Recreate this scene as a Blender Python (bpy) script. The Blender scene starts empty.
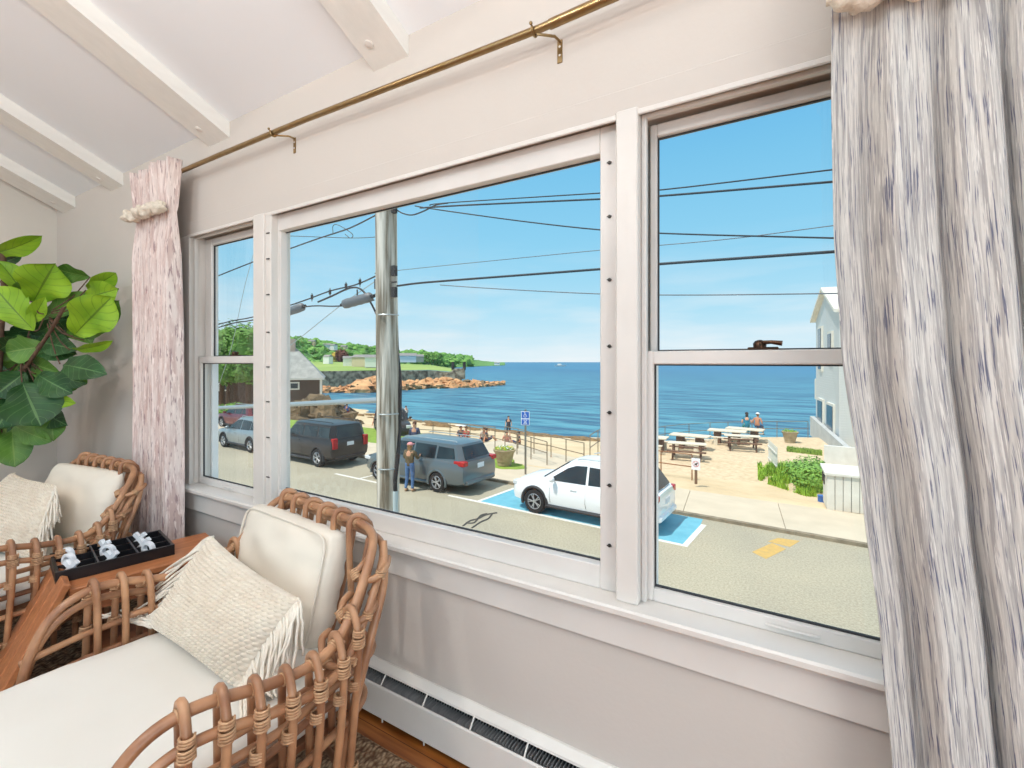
import bpy, bmesh, math, random
from mathutils import Vector, Matrix, noise
PI = math.pi
R_ = math.radians
SC = bpy.context.scene
COL = SC.collection
random.seed(7)

# ---- survey of the place: camera station and the sight lines used to locate things ----
TH = R_(31.1); FPX = 469.0; HZ = 362.0; CY = -1.4; CZ = 1.45
FW = (-math.sin(TH), math.cos(TH)); RT = (math.cos(TH), math.sin(TH))
def ray(px, py):
    a = (px-512)/FPX
    return (FW[0]+RT[0]*a, FW[1]+RT[1]*a, (HZ-py)/FPX)
def G(px, py, z):
    v = ray(px, py); t = (z-CZ)/v[2]
    return Vector((v[0]*t, CY+v[1]*t, z))
def P(px, py, y):
    v = ray(px, py); t = (y-CY)/v[1]
    return Vector((v[0]*t, y, CZ+v[2]*t))
def XX(px, py, x):
    v = ray(px, py); t = x/v[0]
    return Vector((x, CY+v[1]*t, CZ+v[2]*t))
def D(px, py, t):
    v = ray(px, py)
    return Vector((v[0]*t, CY+v[1]*t, CZ+v[2]*t))

# ---- materials ----
def srgb(r, g, b):
    def c(u):
        u /= 255.0
        return u/12.92 if u <= .04045 else ((u+.055)/1.055)**2.4
    return (c(r), c(g), c(b), 1)
def newmat(name):
    m = bpy.data.materials.new(name); m.use_nodes = True
    nt = m.node_tree
    return m, nt, nt.nodes['Principled BSDF']
def mat(name, col, rough=.6, metal=0, c2=None, nscale=8, amt=.5, bump=0, bscale=30, stretch=None, coat=0, coords='Object', detail=4, bdist=.01):
    m, nt, b = newmat(name)
    b.inputs['Roughness'].default_value = rough
    b.inputs['Metallic'].default_value = metal
    if coat: b.inputs['Coat Weight'].default_value = coat; b.inputs['Coat Roughness'].default_value = .08
    if c2 is None and not bump:
        b.inputs['Base Color'].default_value = srgb(*col); return m
    tc = nt.nodes.new('ShaderNodeTexCoord'); mp = nt.nodes.new('ShaderNodeMapping')
    nt.links.new(tc.outputs[coords], mp.inputs['Vector'])
    if stretch: mp.inputs['Scale'].default_value = stretch
    if c2 is not None:
        n = nt.nodes.new('ShaderNodeTexNoise'); n.inputs['Scale'].default_value = nscale; n.inputs['Detail'].default_value = detail
        nt.links.new(mp.outputs[0], n.inputs['Vector'])
        r = nt.nodes.new('ShaderNodeValToRGB'); w = .5*(1-amt)
        r.color_ramp.elements[0].position = .5-w*.5-.02; r.color_ramp.elements[1].position = .5+w*.5+.02
        r.color_ramp.elements[0].color = srgb(*col); r.color_ramp.elements[1].color = srgb(*c2)
        nt.links.new(n.outputs['Fac'], r.inputs[0]); nt.links.new(r.outputs[0], b.inputs['Base Color'])
    else:
        b.inputs['Base Color'].default_value = srgb(*col)
    if bump:
        n2 = nt.nodes.new('ShaderNodeTexNoise'); n2.inputs['Scale'].default_value = bscale; n2.inputs['Detail'].default_value = 4
        nt.links.new(mp.outputs[0], n2.inputs['Vector'])
        bp = nt.nodes.new('ShaderNodeBump'); bp.inputs['Strength'].default_value = bump; bp.inputs['Distance'].default_value = bdist
        nt.links.new(n2.outputs['Fac'], bp.inputs['Height']); nt.links.new(bp.outputs[0], b.inputs['Normal'])
    return m
def emis(name, col, s):
    m, nt, b = newmat(name)
    b.inputs['Emission Color'].default_value = srgb(*col); b.inputs['Emission Strength'].default_value = s
    return m

# ---- mesh builder ----
class MB:
    def __init__(s):
        s.bm = bmesh.new(); s.uv = s.bm.loops.layers.uv.new('UVMap')
    def add(s, verts, faces, M=None, uvs=None):
        vs = [s.bm.verts.new((M @ Vector(v)) if M is not None else v) for v in verts]
        for k, f in enumerate(faces):
            if len(set(f)) < 3: continue
            try: fa = s.bm.faces.new([vs[i] for i in f])
            except ValueError: continue
            if uvs:
                for l, i in zip(fa.loops, f): l[s.uv].uv = uvs[i]
        return s
    def box(s, c, d, M=None, bevel=0, rz=0):
        hx, hy, hz = d[0]/2, d[1]/2, d[2]/2
        L = Matrix.Translation(Vector(c)) @ Matrix.Rotation(rz, 4, 'Z')
        if M is not None: L = M @ L
        if bevel and min(d) > 2.2*bevel:
            b = bevel; vs = []; 
            def rect(x, y, z, cb):
                return [(-x+cb, -y, z), (x-cb, -y, z), (x, -y+cb, z), (x, y-cb, z), (x-cb, y, z), (-x+cb, y, z), (-x, y-cb, z), (-x, -y+cb, z)]
            vs += rect(hx-b, hy-b, -hz, b*.6) + rect(hx, hy, -hz+b, b) + rect(hx, hy, hz-b, b) + rect(hx-b, hy-b, hz, b*.6)
            fs = [tuple(range(7, -1, -1)), tuple(range(24, 32))]
            for r in range(3):
                for i in range(8):
                    j = (i+1) % 8; fs.append((r*8+i, r*8+j, r*8+8+j, r*8+8+i))
            return s.add(vs, fs, L)
        vs = [(x, y, z) for z in (-hz, hz) for y in (-hy, hy) for x in (-hx, hx)]
        fs = [(0, 2, 3, 1), (4, 5, 7, 6), (0, 1, 5, 4), (2, 6, 7, 3), (0, 4, 6, 2), (1, 3, 7, 5)]
        return s.add(vs, fs, L)
    def bb(s, a, b, bevel=0):
        return s.box([(a[i]+b[i])/2 for i in range(3)], [abs(b[i]-a[i]) for i in range(3)], bevel=bevel)
    def tube(s, pts, r, n=8, closed=False, caps=True, M=None):
        pts = [Vector(p) for p in pts]; N = len(pts)
        if not isinstance(r, (list, tuple)): r = [r]*N
        vs = []; nrm = None
        for i, p in enumerate(pts):
            if closed: t = pts[(i+1) % N]-pts[i-1]
            elif i == 0: t = pts[1]-p
            elif i == N-1: t = p-pts[i-1]
            else: t = pts[i+1]-pts[i-1]
            if t.length < 1e-9: t = Vector((0, 0, 1))
            t.normalize()
            if nrm is None:
                nrm = t.cross(Vector((0, 0, 1)))
                if nrm.length < .1: nrm = t.cross(Vector((1, 0, 0)))
            nrm = nrm - t*nrm.dot(t)
            if nrm.length < 1e-6: nrm = t.cross(Vector((.3, 1, .2)))
            nrm.normalize(); b = t.cross(nrm)
            for k in range(n):
                a = 2*PI*k/n
                vs.append(p + (nrm*math.cos(a)+b*math.sin(a))*r[i])
        fs = []; L = N if closed else N-1
        for i in range(L):
            i2 = (i+1) % N
            for k in range(n):
                k2 = (k+1) % n
                fs.append((i*n+k, i*n+k2, i2*n+k2, i2*n+k))
        if caps and not closed:
            fs.append(tuple(range(n-1, -1, -1))); fs.append(tuple((N-1)*n+k for k in range(n)))
        return s.add(vs, fs, M)
    def bar(s, a, b, r, n=8, r2=None, M=None):
        return s.tube([a, b], [r, r if r2 is None else r2], n, M=M)
    def lathe(s, prof, n=24, M=None, cap=True):
        vs = []; fs = []
        for (r, z) in prof:
            for k in range(n):
                a = 2*PI*k/n; vs.append((r*math.cos(a), r*math.sin(a), z))
        for i in range(len(prof)-1):
            for k in range(n):
                k2 = (k+1) % n; fs.append((i*n+k, i*n+k2, (i+1)*n+k2, (i+1)*n+k))
        if cap:
            fs.append(tuple(range(n-1, -1, -1))); fs.append(tuple((len(prof)-1)*n+k for k in range(n)))
        return s.add(vs, fs, M)
    def ball(s, c, r, nu=12, nv=8, sc=(1, 1, 1), M=None, jit=0, seed=0):
        vs = []; fs = []
        for j in range(nv+1):
            ph = PI*j/nv
            for i in range(nu):
                a = 2*PI*i/nu
                d = Vector((math.sin(ph)*math.cos(a), math.sin(ph)*math.sin(a), math.cos(ph)))
                k = 1 + (jit*noise.noise(d*1.7+Vector((seed, seed*.7, 0))) if jit else 0)
                vs.append((c[0]+d.x*r*sc[0]*k, c[1]+d.y*r*sc[1]*k, c[2]+d.z*r*sc[2]*k))
        for j in range(nv):
            for i in range(nu):
                i2 = (i+1) % nu; fs.append((j*nu+i, (j+1)*nu+i, (j+1)*nu+i2, j*nu+i2))
        s.add(vs, fs, M); return s
    def grid(s, fn, nu, nv, closeu=False, M=None):
        vs = []; uvs = []; fs = []
        for j in range(nv+1):
            for i in range(nu+(0 if closeu else 1)):
                u, v = i/nu, j/nv; vs.append(fn(u, v)); uvs.append((u, v))
        W = nu if closeu else nu+1
        for j in range(nv):
            for i in range(nu):
                i2 = (i+1) % W; fs.append((j*W+i, j*W+i2, (j+1)*W+i2, (j+1)*W+i))
        return s.add(vs, fs, M, uvs)
    def prism(s, pts, z0, z1, M=None):
        n = len(pts)
        vs = [(p[0], p[1], z0) for p in pts]+[(p[0], p[1], z1) for p in pts]
        fs = [tuple(range(n-1, -1, -1)), tuple(range(n, 2*n))]+[(i, (i+1) % n, n+(i+1) % n, n+i) for i in range(n)]
        return s.add(vs, fs, M)
    def build(s, name, m, parent=None, ang=40, world=False, merge=0, flat=False, keep=False, solid=0):
        bm = s.bm
        if merge: bmesh.ops.remove_doubles(bm, verts=bm.verts, dist=merge)
        bmesh.ops.recalc_face_normals(bm, faces=bm.faces)
        off = Vector((0, 0, 0))
        if parent is None and not keep and len(bm.verts):
            lo = Vector([min(v.co[i] for v in bm.verts) for i in range(3)]); hi = Vector([max(v.co[i] for v in bm.verts) for i in range(3)])
            off = Vector(((lo.x+hi.x)/2, (lo.y+hi.y)/2, lo.z))
        elif parent is not None and world:
            q = parent
            while q: off = off+q.location; q = q.parent
        if off.length: bmesh.ops.translate(bm, verts=bm.verts, vec=-off)
        for f in bm.faces: f.smooth = not flat
        lim = R_(ang)
        for e in bm.edges:
            if len(e.link_faces) == 2 and e.calc_face_angle(0) > lim: e.smooth = False
        me = bpy.data.meshes.new(name); bm.to_mesh(me); bm.free()
        o = bpy.data.objects.new(name, me); COL.objects.link(o)
        if m is not None: me.materials.append(m)
        if parent is not None: o.parent = parent
        else: o.location = off
        if solid:
            md = o.modifiers.new('thickness', 'SOLIDIFY'); md.thickness = solid; md.offset = 0
        return o
def thing(name, label, cat, loc=(0, 0, 0), rz=0, group=None):
    o = bpy.data.objects.new(name, None); COL.objects.link(o); o.empty_display_size = .1
    o.location = loc; o.rotation_euler = (0, 0, rz)
    if label: o['label'] = label
    if cat: o['category'] = cat
    if group: o['group'] = group
    return o
def tag(o, label=None, cat=None, group=None, kind=None):
    if label: o['label'] = label
    if cat: o['category'] = cat
    if group: o['group'] = group
    if kind: o['kind'] = kind
    return o
def kids(o): return [c for c in bpy.data.objects if c.parent == o]
def copy_tree(o, parent=None):
    c = o.copy(); COL.objects.link(c); c.parent = parent
    for k in kids(o): copy_tree(k, c)
    return c
def catmull(P_, n=8, closed=False):
    P_ = [Vector(p) for p in P_]; out = []; N = len(P_)
    rng = range(N) if closed else range(N-1)
    for i in rng:
        if closed: a, b, c, d = P_[i-1], P_[i], P_[(i+1) % N], P_[(i+2) % N]
        else: a, b, c, d = P_[max(i-1, 0)], P_[i], P_[i+1], P_[min(i+2, N-1)]
        for k in range(n):
            t = k/n
            out.append(.5*((2*b)+(c-a)*t+(2*a-5*b+4*c-d)*t*t+(3*b-a-3*c+d)*t**3))
    if not closed: out.append(P_[-1])
    return out
def fbm(x, y=0, z=0, o=4):
    return noise.fractal(Vector((x, y, z)), 1.0, 2.0, o)
# ================= ROOM =================
M_wall = mat('wall_paint', (210, 202, 194), .75, c2=(205, 197, 189), nscale=1.3, amt=.2, bump=.06, bscale=60)
M_wallL = mat('left_wall_paint', (222, 216, 207), .75, c2=(216, 210, 201), nscale=1.3, amt=.2, bump=.06, bscale=60)
M_ceil = mat('ceiling_paint', (240, 244, 248), .8, c2=(237, 241, 245), nscale=.8, amt=.2)
M_beam = mat('beam_paint', (238, 237, 232), .55, c2=(231, 230, 225), nscale=4, amt=.2, bump=.15, bscale=14, stretch=(6, 1, 6))
M_trim = mat('trim_paint', (226, 221, 215), .4, c2=(220, 214, 207), nscale=5, amt=.2, bump=.08, bscale=12)
M_sash = mat('sash_paint', (224, 219, 214), .38, c2=(218, 212, 206), nscale=6, amt=.2)
M_ext = mat('exterior_frame_paint', (240, 242, 243), .45)
M_gask = mat('dark_glazing_gasket', (50, 50, 52), .6)
M_screw = mat('dark_screw_metal', (74, 70, 66), .4, .8)
M_bronze = mat('aged_bronze', (92, 66, 48), .35, .85, c2=(60, 44, 36), nscale=40, amt=.3)
M_brass = mat('antique_brass', (158, 134, 98), .28, .9, c2=(150, 122, 80), nscale=30, amt=.4)

# glass: clear, mirrors a little at grazing angles
def glassmat():
    m, nt, b = newmat('window_glass')
    out = nt.nodes['Material Output']; nt.nodes.remove(b)
    tr = nt.nodes.new('ShaderNodeBsdfTransparent'); tr.inputs[0].default_value = (.97, .985, .985, 1)
    gl = nt.nodes.new('ShaderNodeBsdfGlossy'); gl.inputs['Roughness'].default_value = .0
    lw = nt.nodes.new('ShaderNodeLayerWeight'); lw.inputs['Blend'].default_value = .5
    pw = nt.nodes.new('ShaderNodeMath'); pw.operation = 'POWER'; pw.inputs[1].default_value = 4.5; nt.links.new(lw.outputs['Facing'], pw.inputs[0])
    fr = nt.nodes.new('ShaderNodeMath'); fr.operation = 'MULTIPLY_ADD'; fr.inputs[1].default_value = .9; fr.inputs[2].default_value = .045; nt.links.new(pw.outputs[0], fr.inputs[0])
    mx = nt.nodes.new('ShaderNodeMixShader')
    nt.links.new(fr.outputs[0], mx.inputs[0]); nt.links.new(tr.outputs[0], mx.inputs[1]); nt.links.new(gl.outputs[0], mx.inputs[2])
    nt.links.new(mx.outputs[0], out.inputs['Surface'])
    return m
M_glass = glassmat()

ZS, ZT = .70, 2.205        # window opening
XL, XR = -3.10, .40
CH = 2.765                 # ceiling height at the window wall
SL = .4526
LW = -5.31
WT = .16
w = MB()
w.bb((LW-.12, 0, 0), (XL, WT, CH+.02)); w.bb((XR, 0, 0), (3.2, WT, CH+.02))
w.bb((XL, 0, 0), (XR, WT, ZS-.02)); w.bb((XL, 0, ZT), (XR, WT, CH+.02))
tag(w.build('wall_front', M_wall, keep=True), kind='structure')
w = MB()
yb = -6.0
w.add([(LW-.12, 0, 0), (LW-.12, yb, 0), (LW-.12, yb, CH-SL*yb+.03), (LW-.12, 0, CH+.03),
       (LW, 0, 0), (LW, yb, 0), (LW, yb, CH-SL*yb+.03), (LW, 0, CH+.03)],
      [(0, 1, 2, 3), (7, 6, 5, 4), (0, 4, 5, 1), (1, 5, 6, 2), (2, 6, 7, 3), (3, 7, 4, 0)])
tag(w.build('wall_left', M_wallL, keep=True), kind='structure')
w = MB()
w.add([(LW-.12, .3, CH-SL*.3), (3.2, .3, CH-SL*.3), (3.2, yb, CH-SL*yb), (LW-.12, yb, CH-SL*yb),
       (LW-.12, .3, CH-SL*.3+.15), (3.2, .3, CH-SL*.3+.15), (3.2, yb, CH-SL*yb+.15), (LW-.12, yb, CH-SL*yb+.15)],
      [(0, 1, 2, 3), (7, 6, 5, 4), (0, 4, 5, 1), (1, 5, 6, 2), (2, 6, 7, 3), (3, 7, 4, 0)])
tag(w.build('ceiling', M_ceil, keep=True), kind='structure')

# floor : orange-brown planks
def woodfloor():
    m, nt, b = newmat('floor_boards')
    tc = nt.nodes.new('ShaderNodeTexCoord'); mp = nt.nodes.new('ShaderNodeMapping')
    nt.links.new(tc.outputs['Object'], mp.inputs[0]); mp.inputs['Scale'].default_value = (1.2, 14, 1)
    n = nt.nodes.new('ShaderNodeTexNoise'); n.inputs['Scale'].default_value = 3; n.inputs['Detail'].default_value = 6
    nt.links.new(mp.outputs[0], n.inputs['Vector'])
    r = nt.nodes.new('ShaderNodeValToRGB'); r.color_ramp.elements[0].color = srgb(138, 74, 28); r.color_ramp.elements[1].color = srgb(198, 122, 56)
    r.color_ramp.elements[0].position = .3; r.color_ramp.elements[1].position = .7
    nt.links.new(n.outputs['Fac'], r.inputs[0])
    br = nt.nodes.new('ShaderNodeTexBrick'); br.inputs['Scale'].default_value = 1; br.inputs['Brick Width'].default_value = 1.6; br.inputs['Row Height'].default_value = .085; br.inputs['Mortar Size'].default_value = .0015
    br.inputs['Color1'].default_value = (1, 1, 1, 1); br.inputs['Color2'].default_value = (.82, .82, .82, 1); br.inputs['Mortar'].default_value = (.15, .1, .08, 1)
    nt.links.new(tc.outputs['Object'], br.inputs['Vector'])
    mx = nt.nodes.new('ShaderNodeMix'); mx.data_type = 'RGBA'; mx.blend_type = 'MULTIPLY'; mx.inputs[0].default_value = 1
    nt.links.new(r.outputs[0], mx.inputs[6]); nt.links.new(br.outputs[0], mx.inputs[7])
    nt.links.new(mx.outputs[2], b.inputs['Base Color']); b.inputs['Roughness'].default_value = .28
    return m
w = MB(); w.bb((LW-.12, yb, -.2), (3.2, WT, 0))
tag(w.build('floor', woodfloor(), keep=True), kind='structure')

# ceiling beams
def beam(n, xa, xb, dz=.085):
    t = thing('trim_%d' % n, None, None, (0, 0, 0)); t['kind'] = 'structure'
    b = MB()
    q = []
    for y in (0.0, yb+.2):
        zc = CH-SL*y
        q += [(xa, y, zc-dz), (xb, y, zc-dz), (xb, y, zc+.01), (xa, y, zc+.01)]
    # square-cut lower end stops just short of the wall
    b.add(q, [(0, 1, 2, 3), (7, 6, 5, 4), (0, 4, 5, 1), (1, 5, 6, 2), (2, 6, 7, 3), (3, 7, 4, 0)])
    b.build('beam', M_beam, t, world=True)
    for k, y in enumerate((-.09, -.75, -1.5, -2.2)):
        zc = CH-SL*y-dz
        M = Matrix.Translation(((xa+xb)/2+(.03 if k % 2 else -.03), y, zc)) @ Matrix.Rotation(-math.atan(SL), 4, 'X')
        p = MB(); p.lathe([(.013, -.006), (.017, -.004), (.018, .002)], 14, M=M)
        p.build('bolt_plug', M_trim, t, world=True)
beam(1, -2.863, -2.65); beam(2, -4.21, -4.01); beam(3, -5.17, -4.90); beam(4, -1.525, -1.33); beam(5, -.2, 0.0)

# window head casing, stool, apron, mullions
def trimpiece(n, mb, m=None): return tag(mb.build('trim_%d' % n, m or M_trim, keep=True, ang=30), kind='structure')
t = MB(); t.bb((XL+.0, -.009, 2.188), (XR, -.0, 2.206), .003); trimpiece(6, t)
t = MB(); t.bb((XL, -.006, 2.203), (XR+.06, .0, 2.278), .002); trimpiece(13, t, M_wall)
t = MB(); t.bb((XL-.03, -.055, .698), (XR+.08, .112, .724), .006); trimpiece(7, t)
t = MB(); t.bb((XL-.01, -.02, .588), (XR+.06, 0, .698), .003); trimpiece(8, t)
t = MB(); t.bb((-2.392, -.02, .724), (-2.30, .13, 2.205), .004); t.bb((-2.31, -.008, .724), (-2.255, .10, 2.205), .003); trimpiece(9, t)
t = MB(); t.bb((-.468, -.014, .724), (-.40, .13, 2.212), .004); trimpiece(10, t)
t = MB(); t.bb((XL-.085, -.01, .724), (XL+.03, .002, 2.2), .003); t.bb((XL, 0, .724), (XL+.012, WT, 2.2)); trimpiece(11, t)
t = MB(); t.bb((XR-.03, -.01, .724), (XR+.07, .002, 2.2), .003); t.bb((XR-.012, 0, .724), (XR, WT, 2.2)); trimpiece(12, t)

def frame_mb(x0, x1, z0, z1, y0, y1, l, r, bo, to, bev=.003):
    f = MB()
    f.bb((x0, y0, z0), (x0+l, y1, z1), bev); f.bb((x1-r, y0, z0), (x1, y1, z1), bev)
    f.bb((x0+l, y0, z0), (x1-r, y1, z0+bo), bev); f.bb((x0+l, y0, z1-to), (x1-r, y1, z1), bev)
    return f
def pane(parent, x0, x1, z0, z1, y, nm='glass_pane'):
    p = MB(); p.add([(x0, y, z0), (x1, y, z0), (x1, y, z1), (x0, y, z1)], [(0, 1, 2, 3)]); o = p.build(nm, M_glass, parent, world=True)
    g = frame_mb(x0, x1, z0, z1, y-.004, y+.004, .004, .004, .005, .004, 0); g.build('gasket', M_gask, o, world=True)
    return o
def dhung(n, x0, x1, left, lockx, sl=.055, su=.055):
    root = thing('window_%d' % n, None, None, ((x0+x1)/2, .06, .724)); root['kind'] = 'structure'
    zr0, zr1 = 1.443, 1.483
    frame_mb(x0-.0, x1+.0, .684, 2.205, .118, .155, .02, .02, .008, .03).build('outer_frame', M_ext, root, world=True)
    st = .055
    lo = frame_mb(x0+.004, x1-.004, .724, zr1, .040, .076, sl, st, .04, zr1-zr0).build('lower_sash', M_sash, root, world=True)
    pane(root, x0+.004+sl, x1-.004-st, .764, zr0, .058)
    up = frame_mb(x0+.012, x1-.012, zr0, 2.19, .080, .114, su, st, .04, .04).build('upper_sash', M_sash, root, world=True)
    pane(root, x0+.012+su, x1-.012-st, zr0+.04, 2.15, .097)
    s = MB(); s.bb((x0+.001, .02, .724), (x0+.016, .04, 2.2), .002); s.bb((x1-.016, .02, .724), (x1-.001, .04, 2.2), .002); s.bb((x0+.016, .02, 2.185), (x1-.016, .04, 2.2), .002)
    s.build('stop_bead', M_sash, root, world=True)
    k = MB(); y = .06
    k.box((lockx, y, zr1+.004), (.075, .026, .008), bevel=.002)
    k.lathe([(.016, 0), (.017, .012), (.012, .019), (.004, .022)], 16, M=Matrix.Translation((lockx-.008, y, zr1+.006)))
    k.tube([(lockx-.008, y-.004, zr1+.02), (lockx+.02, y-.012, zr1+.021), (lockx+.046, y-.014, zr1+.017)], [.006, .005, .007], 8)
    k.build('sash_lock', M_bronze, root, world=True)
    # finger lift on the bottom rail
    q = MB(); q.tube([(( x0+x1)/2-.06, .041, .742), ((x0+x1)/2-.05, .034, .744), ((x0+x1)/2+.05, .034, .744), ((x0+x1)/2+.06, .041, .742)], .004, 8)
    q.build('finger_lift', M_sash, root, world=True)
    return root
dhung(1, XL+.012, -2.392, True, -2.70, .040, .075)
dhung(3, -.40, XR-.012, False, -.075, .028, .020)
# middle fixed picture window
r2 = thing('window_2', None, None, (-1.4, .06, .724)); r2['kind'] = 'structure'
frame_mb(-2.40, -.462, .684, 2.205, .118, .155, .04, .03, .008, .03).build('outer_frame', M_ext, r2, world=True)
frame_mb(-2.262, -.468, .724, 2.200, .035, .075, .022, .0, .055, .06).build('inner_frame', M_sash, r2, world=True)
f = frame_mb(-2.262, -.462, .724, 2.200, .03, .085, .014, .072, .076, .084, .003); f.build('stop_frame', M_sash, r2, world=True)
pane(r2, -2.245, -.535, .80, 2.116, .066)
for z in (2.10, 1.97, 1.79, 1.60, 1.425, 1.25, 1.07, .87):
    s = MB(); s.lathe([(.006, 0), (.0055, -.003), (.002, -.004)], 10, M=Matrix.Translation((-2.275, -.008, z)) @ Matrix.Rotation(-PI/2, 4, 'X') @ Matrix.Rotation(PI, 4, 'X'))
    s.box((-2.275, -.0115, z), (.024, .004, .005)); s.build('screw', M_screw, r2, world=True)
for z in (2.08, 1.91, 1.71, 1.50, 1.29, 1.06, .87):
    s = MB(); s.lathe([(.006, 0), (.0055, -.003), (.002, -.004)], 10, M=Matrix.Translation((-.502, .029, z)) @ Matrix.Rotation(PI/2, 4, 'X') @ Matrix.Rotation(PI, 4, 'X'))
    s.box((-.502, .026, z), (.015, .004, .003), rz=0); s.build('screw', M_screw, r2, world=True)

# baseboard heater
M_heat = mat('heater_enamel', (232, 229, 223), .35, c2=(226, 222, 215), nscale=6, amt=.2)
M_fin = mat('heater_fins', (190, 190, 190), .4, .3, c2=(140, 140, 142), nscale=60, amt=.2, stretch=(6, .1, .1))
h = thing('baseboard_heater', 'long low off-white baseboard heater under the windows', 'heater', (-2.0, -.035, 0))
x0, x1 = -4.6, 1.4
def ext(prof, x0, x1):
    n = len(prof)
    m = MB(); vs = [(x0, p[0], p[1]) for p in prof]+[(x1, p[0], p[1]) for p in prof]
    m.add(vs, [tuple(range(n)), tuple(range(2*n-1, n-1, -1))]+[(i, (i+1) % n, n+(i+1) % n, n+i) for i in range(n)]); return m
ext([(-.001, .208), (-.010, .208), (-.034, .190), (-.036, .182), (-.032, .181), (-.010, .200), (-.001, .200)], x0, x1).build('top_cover', M_heat, h, world=True, ang=30)
ext([(-.070, .150), (-.066, .156), (-.060, .152), (-.064, .140), (-.064, .036), (-.054, .022), (-.056, .018), (-.070, .030)], x0, x1).build('front_panel', M_heat, h, world=True, ang=30)
ext([(-.001, .19), (-.008, .19), (-.008, .02), (-.001, .02)], x0, x1).build('back_plate', M_gask, h, world=True)
fi = MB(); x = x0+.02
while x < x1: fi.bb((x, -.058, .06), (x+.0015, -.012, .160)); x += .012
fi.build('heating_fins', M_fin, h, world=True)
pi_ = MB(); pi_.bar((x0, -.03, .11), (x1, -.03, .11), .011, 10); pi_.build('pipe', M_brass, h, world=True)
x = x0+.1
while x < x1:
    b = MB(); b.tube([(x, -.012, .195), (x, -.036, .184), (x, -.064, .153), (x, -.060, .10), (x, -.055, .002)], .0032, 6); b.build('bracket', M_heat, h, world=True); x += .22

# jute rug
def jute():
    m, nt, b = newmat('braided_jute')
    tc = nt.nodes.new('ShaderNodeTexCoord')
    v = nt.nodes.new('ShaderNodeTexVoronoi'); v.inputs['Scale'].default_value = 85
    mp = nt.nodes.new('ShaderNodeMapping'); mp.inputs['Rotation'].default_value = (0, 0, .25); mp.inputs['Scale'].default_value = (1, .55, 1)
    nt.links.new(tc.outputs['Object'], mp.inputs[0]); nt.links.new(mp.outputs[0], v.inputs['Vector'])
    r = nt.nodes.new('ShaderNodeValToRGB'); r.color_ramp.elements[0].color = srgb(208, 178, 142); r.color_ramp.elements[1].color = srgb(110, 78, 54); r.color_ramp.elements[1].position = .75
    n = nt.nodes.new('ShaderNodeTexNoise'); n.inputs['Scale'].default_value = 12
    nt.links.new(tc.outputs['Object'], n.inputs['Vector'])
    mx = nt.nodes.new('ShaderNodeMix'); mx.data_type = 'RGBA'; mx.blend_type = 'MULTIPLY'; mx.inputs[0].default_value = .25
    nt.links.new(v.outputs['Distance'], r.inputs[0]); nt.links.new(r.outputs[0], mx.inputs[6]); nt.links.new(n.outputs['Fac'], mx.inputs[7]); nt.links.new(mx.outputs[2], b.inputs['Base Color'])
    bp = nt.nodes.new('ShaderNodeBump'); bp.inputs['Strength'].default_value = 1; bp.inputs['Distance'].default_value = .006; bp.invert = True
    nt.links.new(v.outputs['Distance'], bp.inputs['Height']); nt.links.new(bp.outputs[0], b.inputs['Normal']); b.inputs['Roughness'].default_value = .9
    return m
rg = MB()
def rugf(u, v):
    e = min(min(u, 1-u)*3.4, min(v, 1-v)*2.2)
    zz = .001+.013*min(1, e/.015)
    if zz > .01: zz += .0025*math.sin(v*2.2/.022*PI)*1 + .0015*noise.noise(Vector((u*300, v*200, 0)))
    return (-4.5+u*3.5, -2.34+v*2.2, zz)
rg.grid(rugf, 260, 340)
rug = rg.build('jute_rug', jute(), ang=180); tag(rug, 'braided natural jute rug lying on the wooden floor', 'rug')

# curtain rod
cr = thing('curtain_rod', 'thin antique brass curtain rod on brackets above the windows', 'curtain rod', (-1.3, -.075, 2.54))
rr = MB(); rr.tube([(-3.56, -.075, 2.545), (-2.6, -.075, 2.545), (-1.9, -.075, 2.54), (-.7, -.075, 2.512), (.2, -.075, 2.535), (1.25, -.075, 2.55)], .0125, 14); rr.build('rod', M_brass, cr, world=True)
rr = MB(); rr.tube([(-.66, -.075, 2.512), (.2, -.075, 2.535), (1.25, -.075, 2.55)], .0155, 14); rr.build('sleeve', M_brass, cr, world=True)
for bx, bz in ((-2.13, 2.541), (-.72, 2.513), (.75, 2.543)):
    b = MB()
    b.box((bx+.06, -.002, bz-.045), (.018, .004, .075), bevel=.001)
    b.tube([(bx+.06, -.004, bz-.012), (bx+.055, -.03, bz-.010), (bx+.012, -.075, bz-.014)], .0045, 8)
    b.tube([(bx+.004, -.075+.017*math.cos(a), bz+.017*math.sin(a)) for a in [PI*(.9+1.25*i/12) for i in range(13)]], .004, 6)
    bo = b.build('bracket', M_brass, cr, world=True)
    for dz in (-.03, -.058): s = MB(); s.lathe([(.004, 0), (.003, .002)], 8, M=Matrix.Translation((bx+.06, -.004, bz+dz)) @ Matrix.Rotation(PI/2, 4, 'X')); s.build('screw', M_trim, bo, world=True)
    s = MB(); s.ball((bx+.004, -.098, bz+.01), .006, 8, 6); s.build('set_screw', M_brass, bo, world=True)
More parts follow.
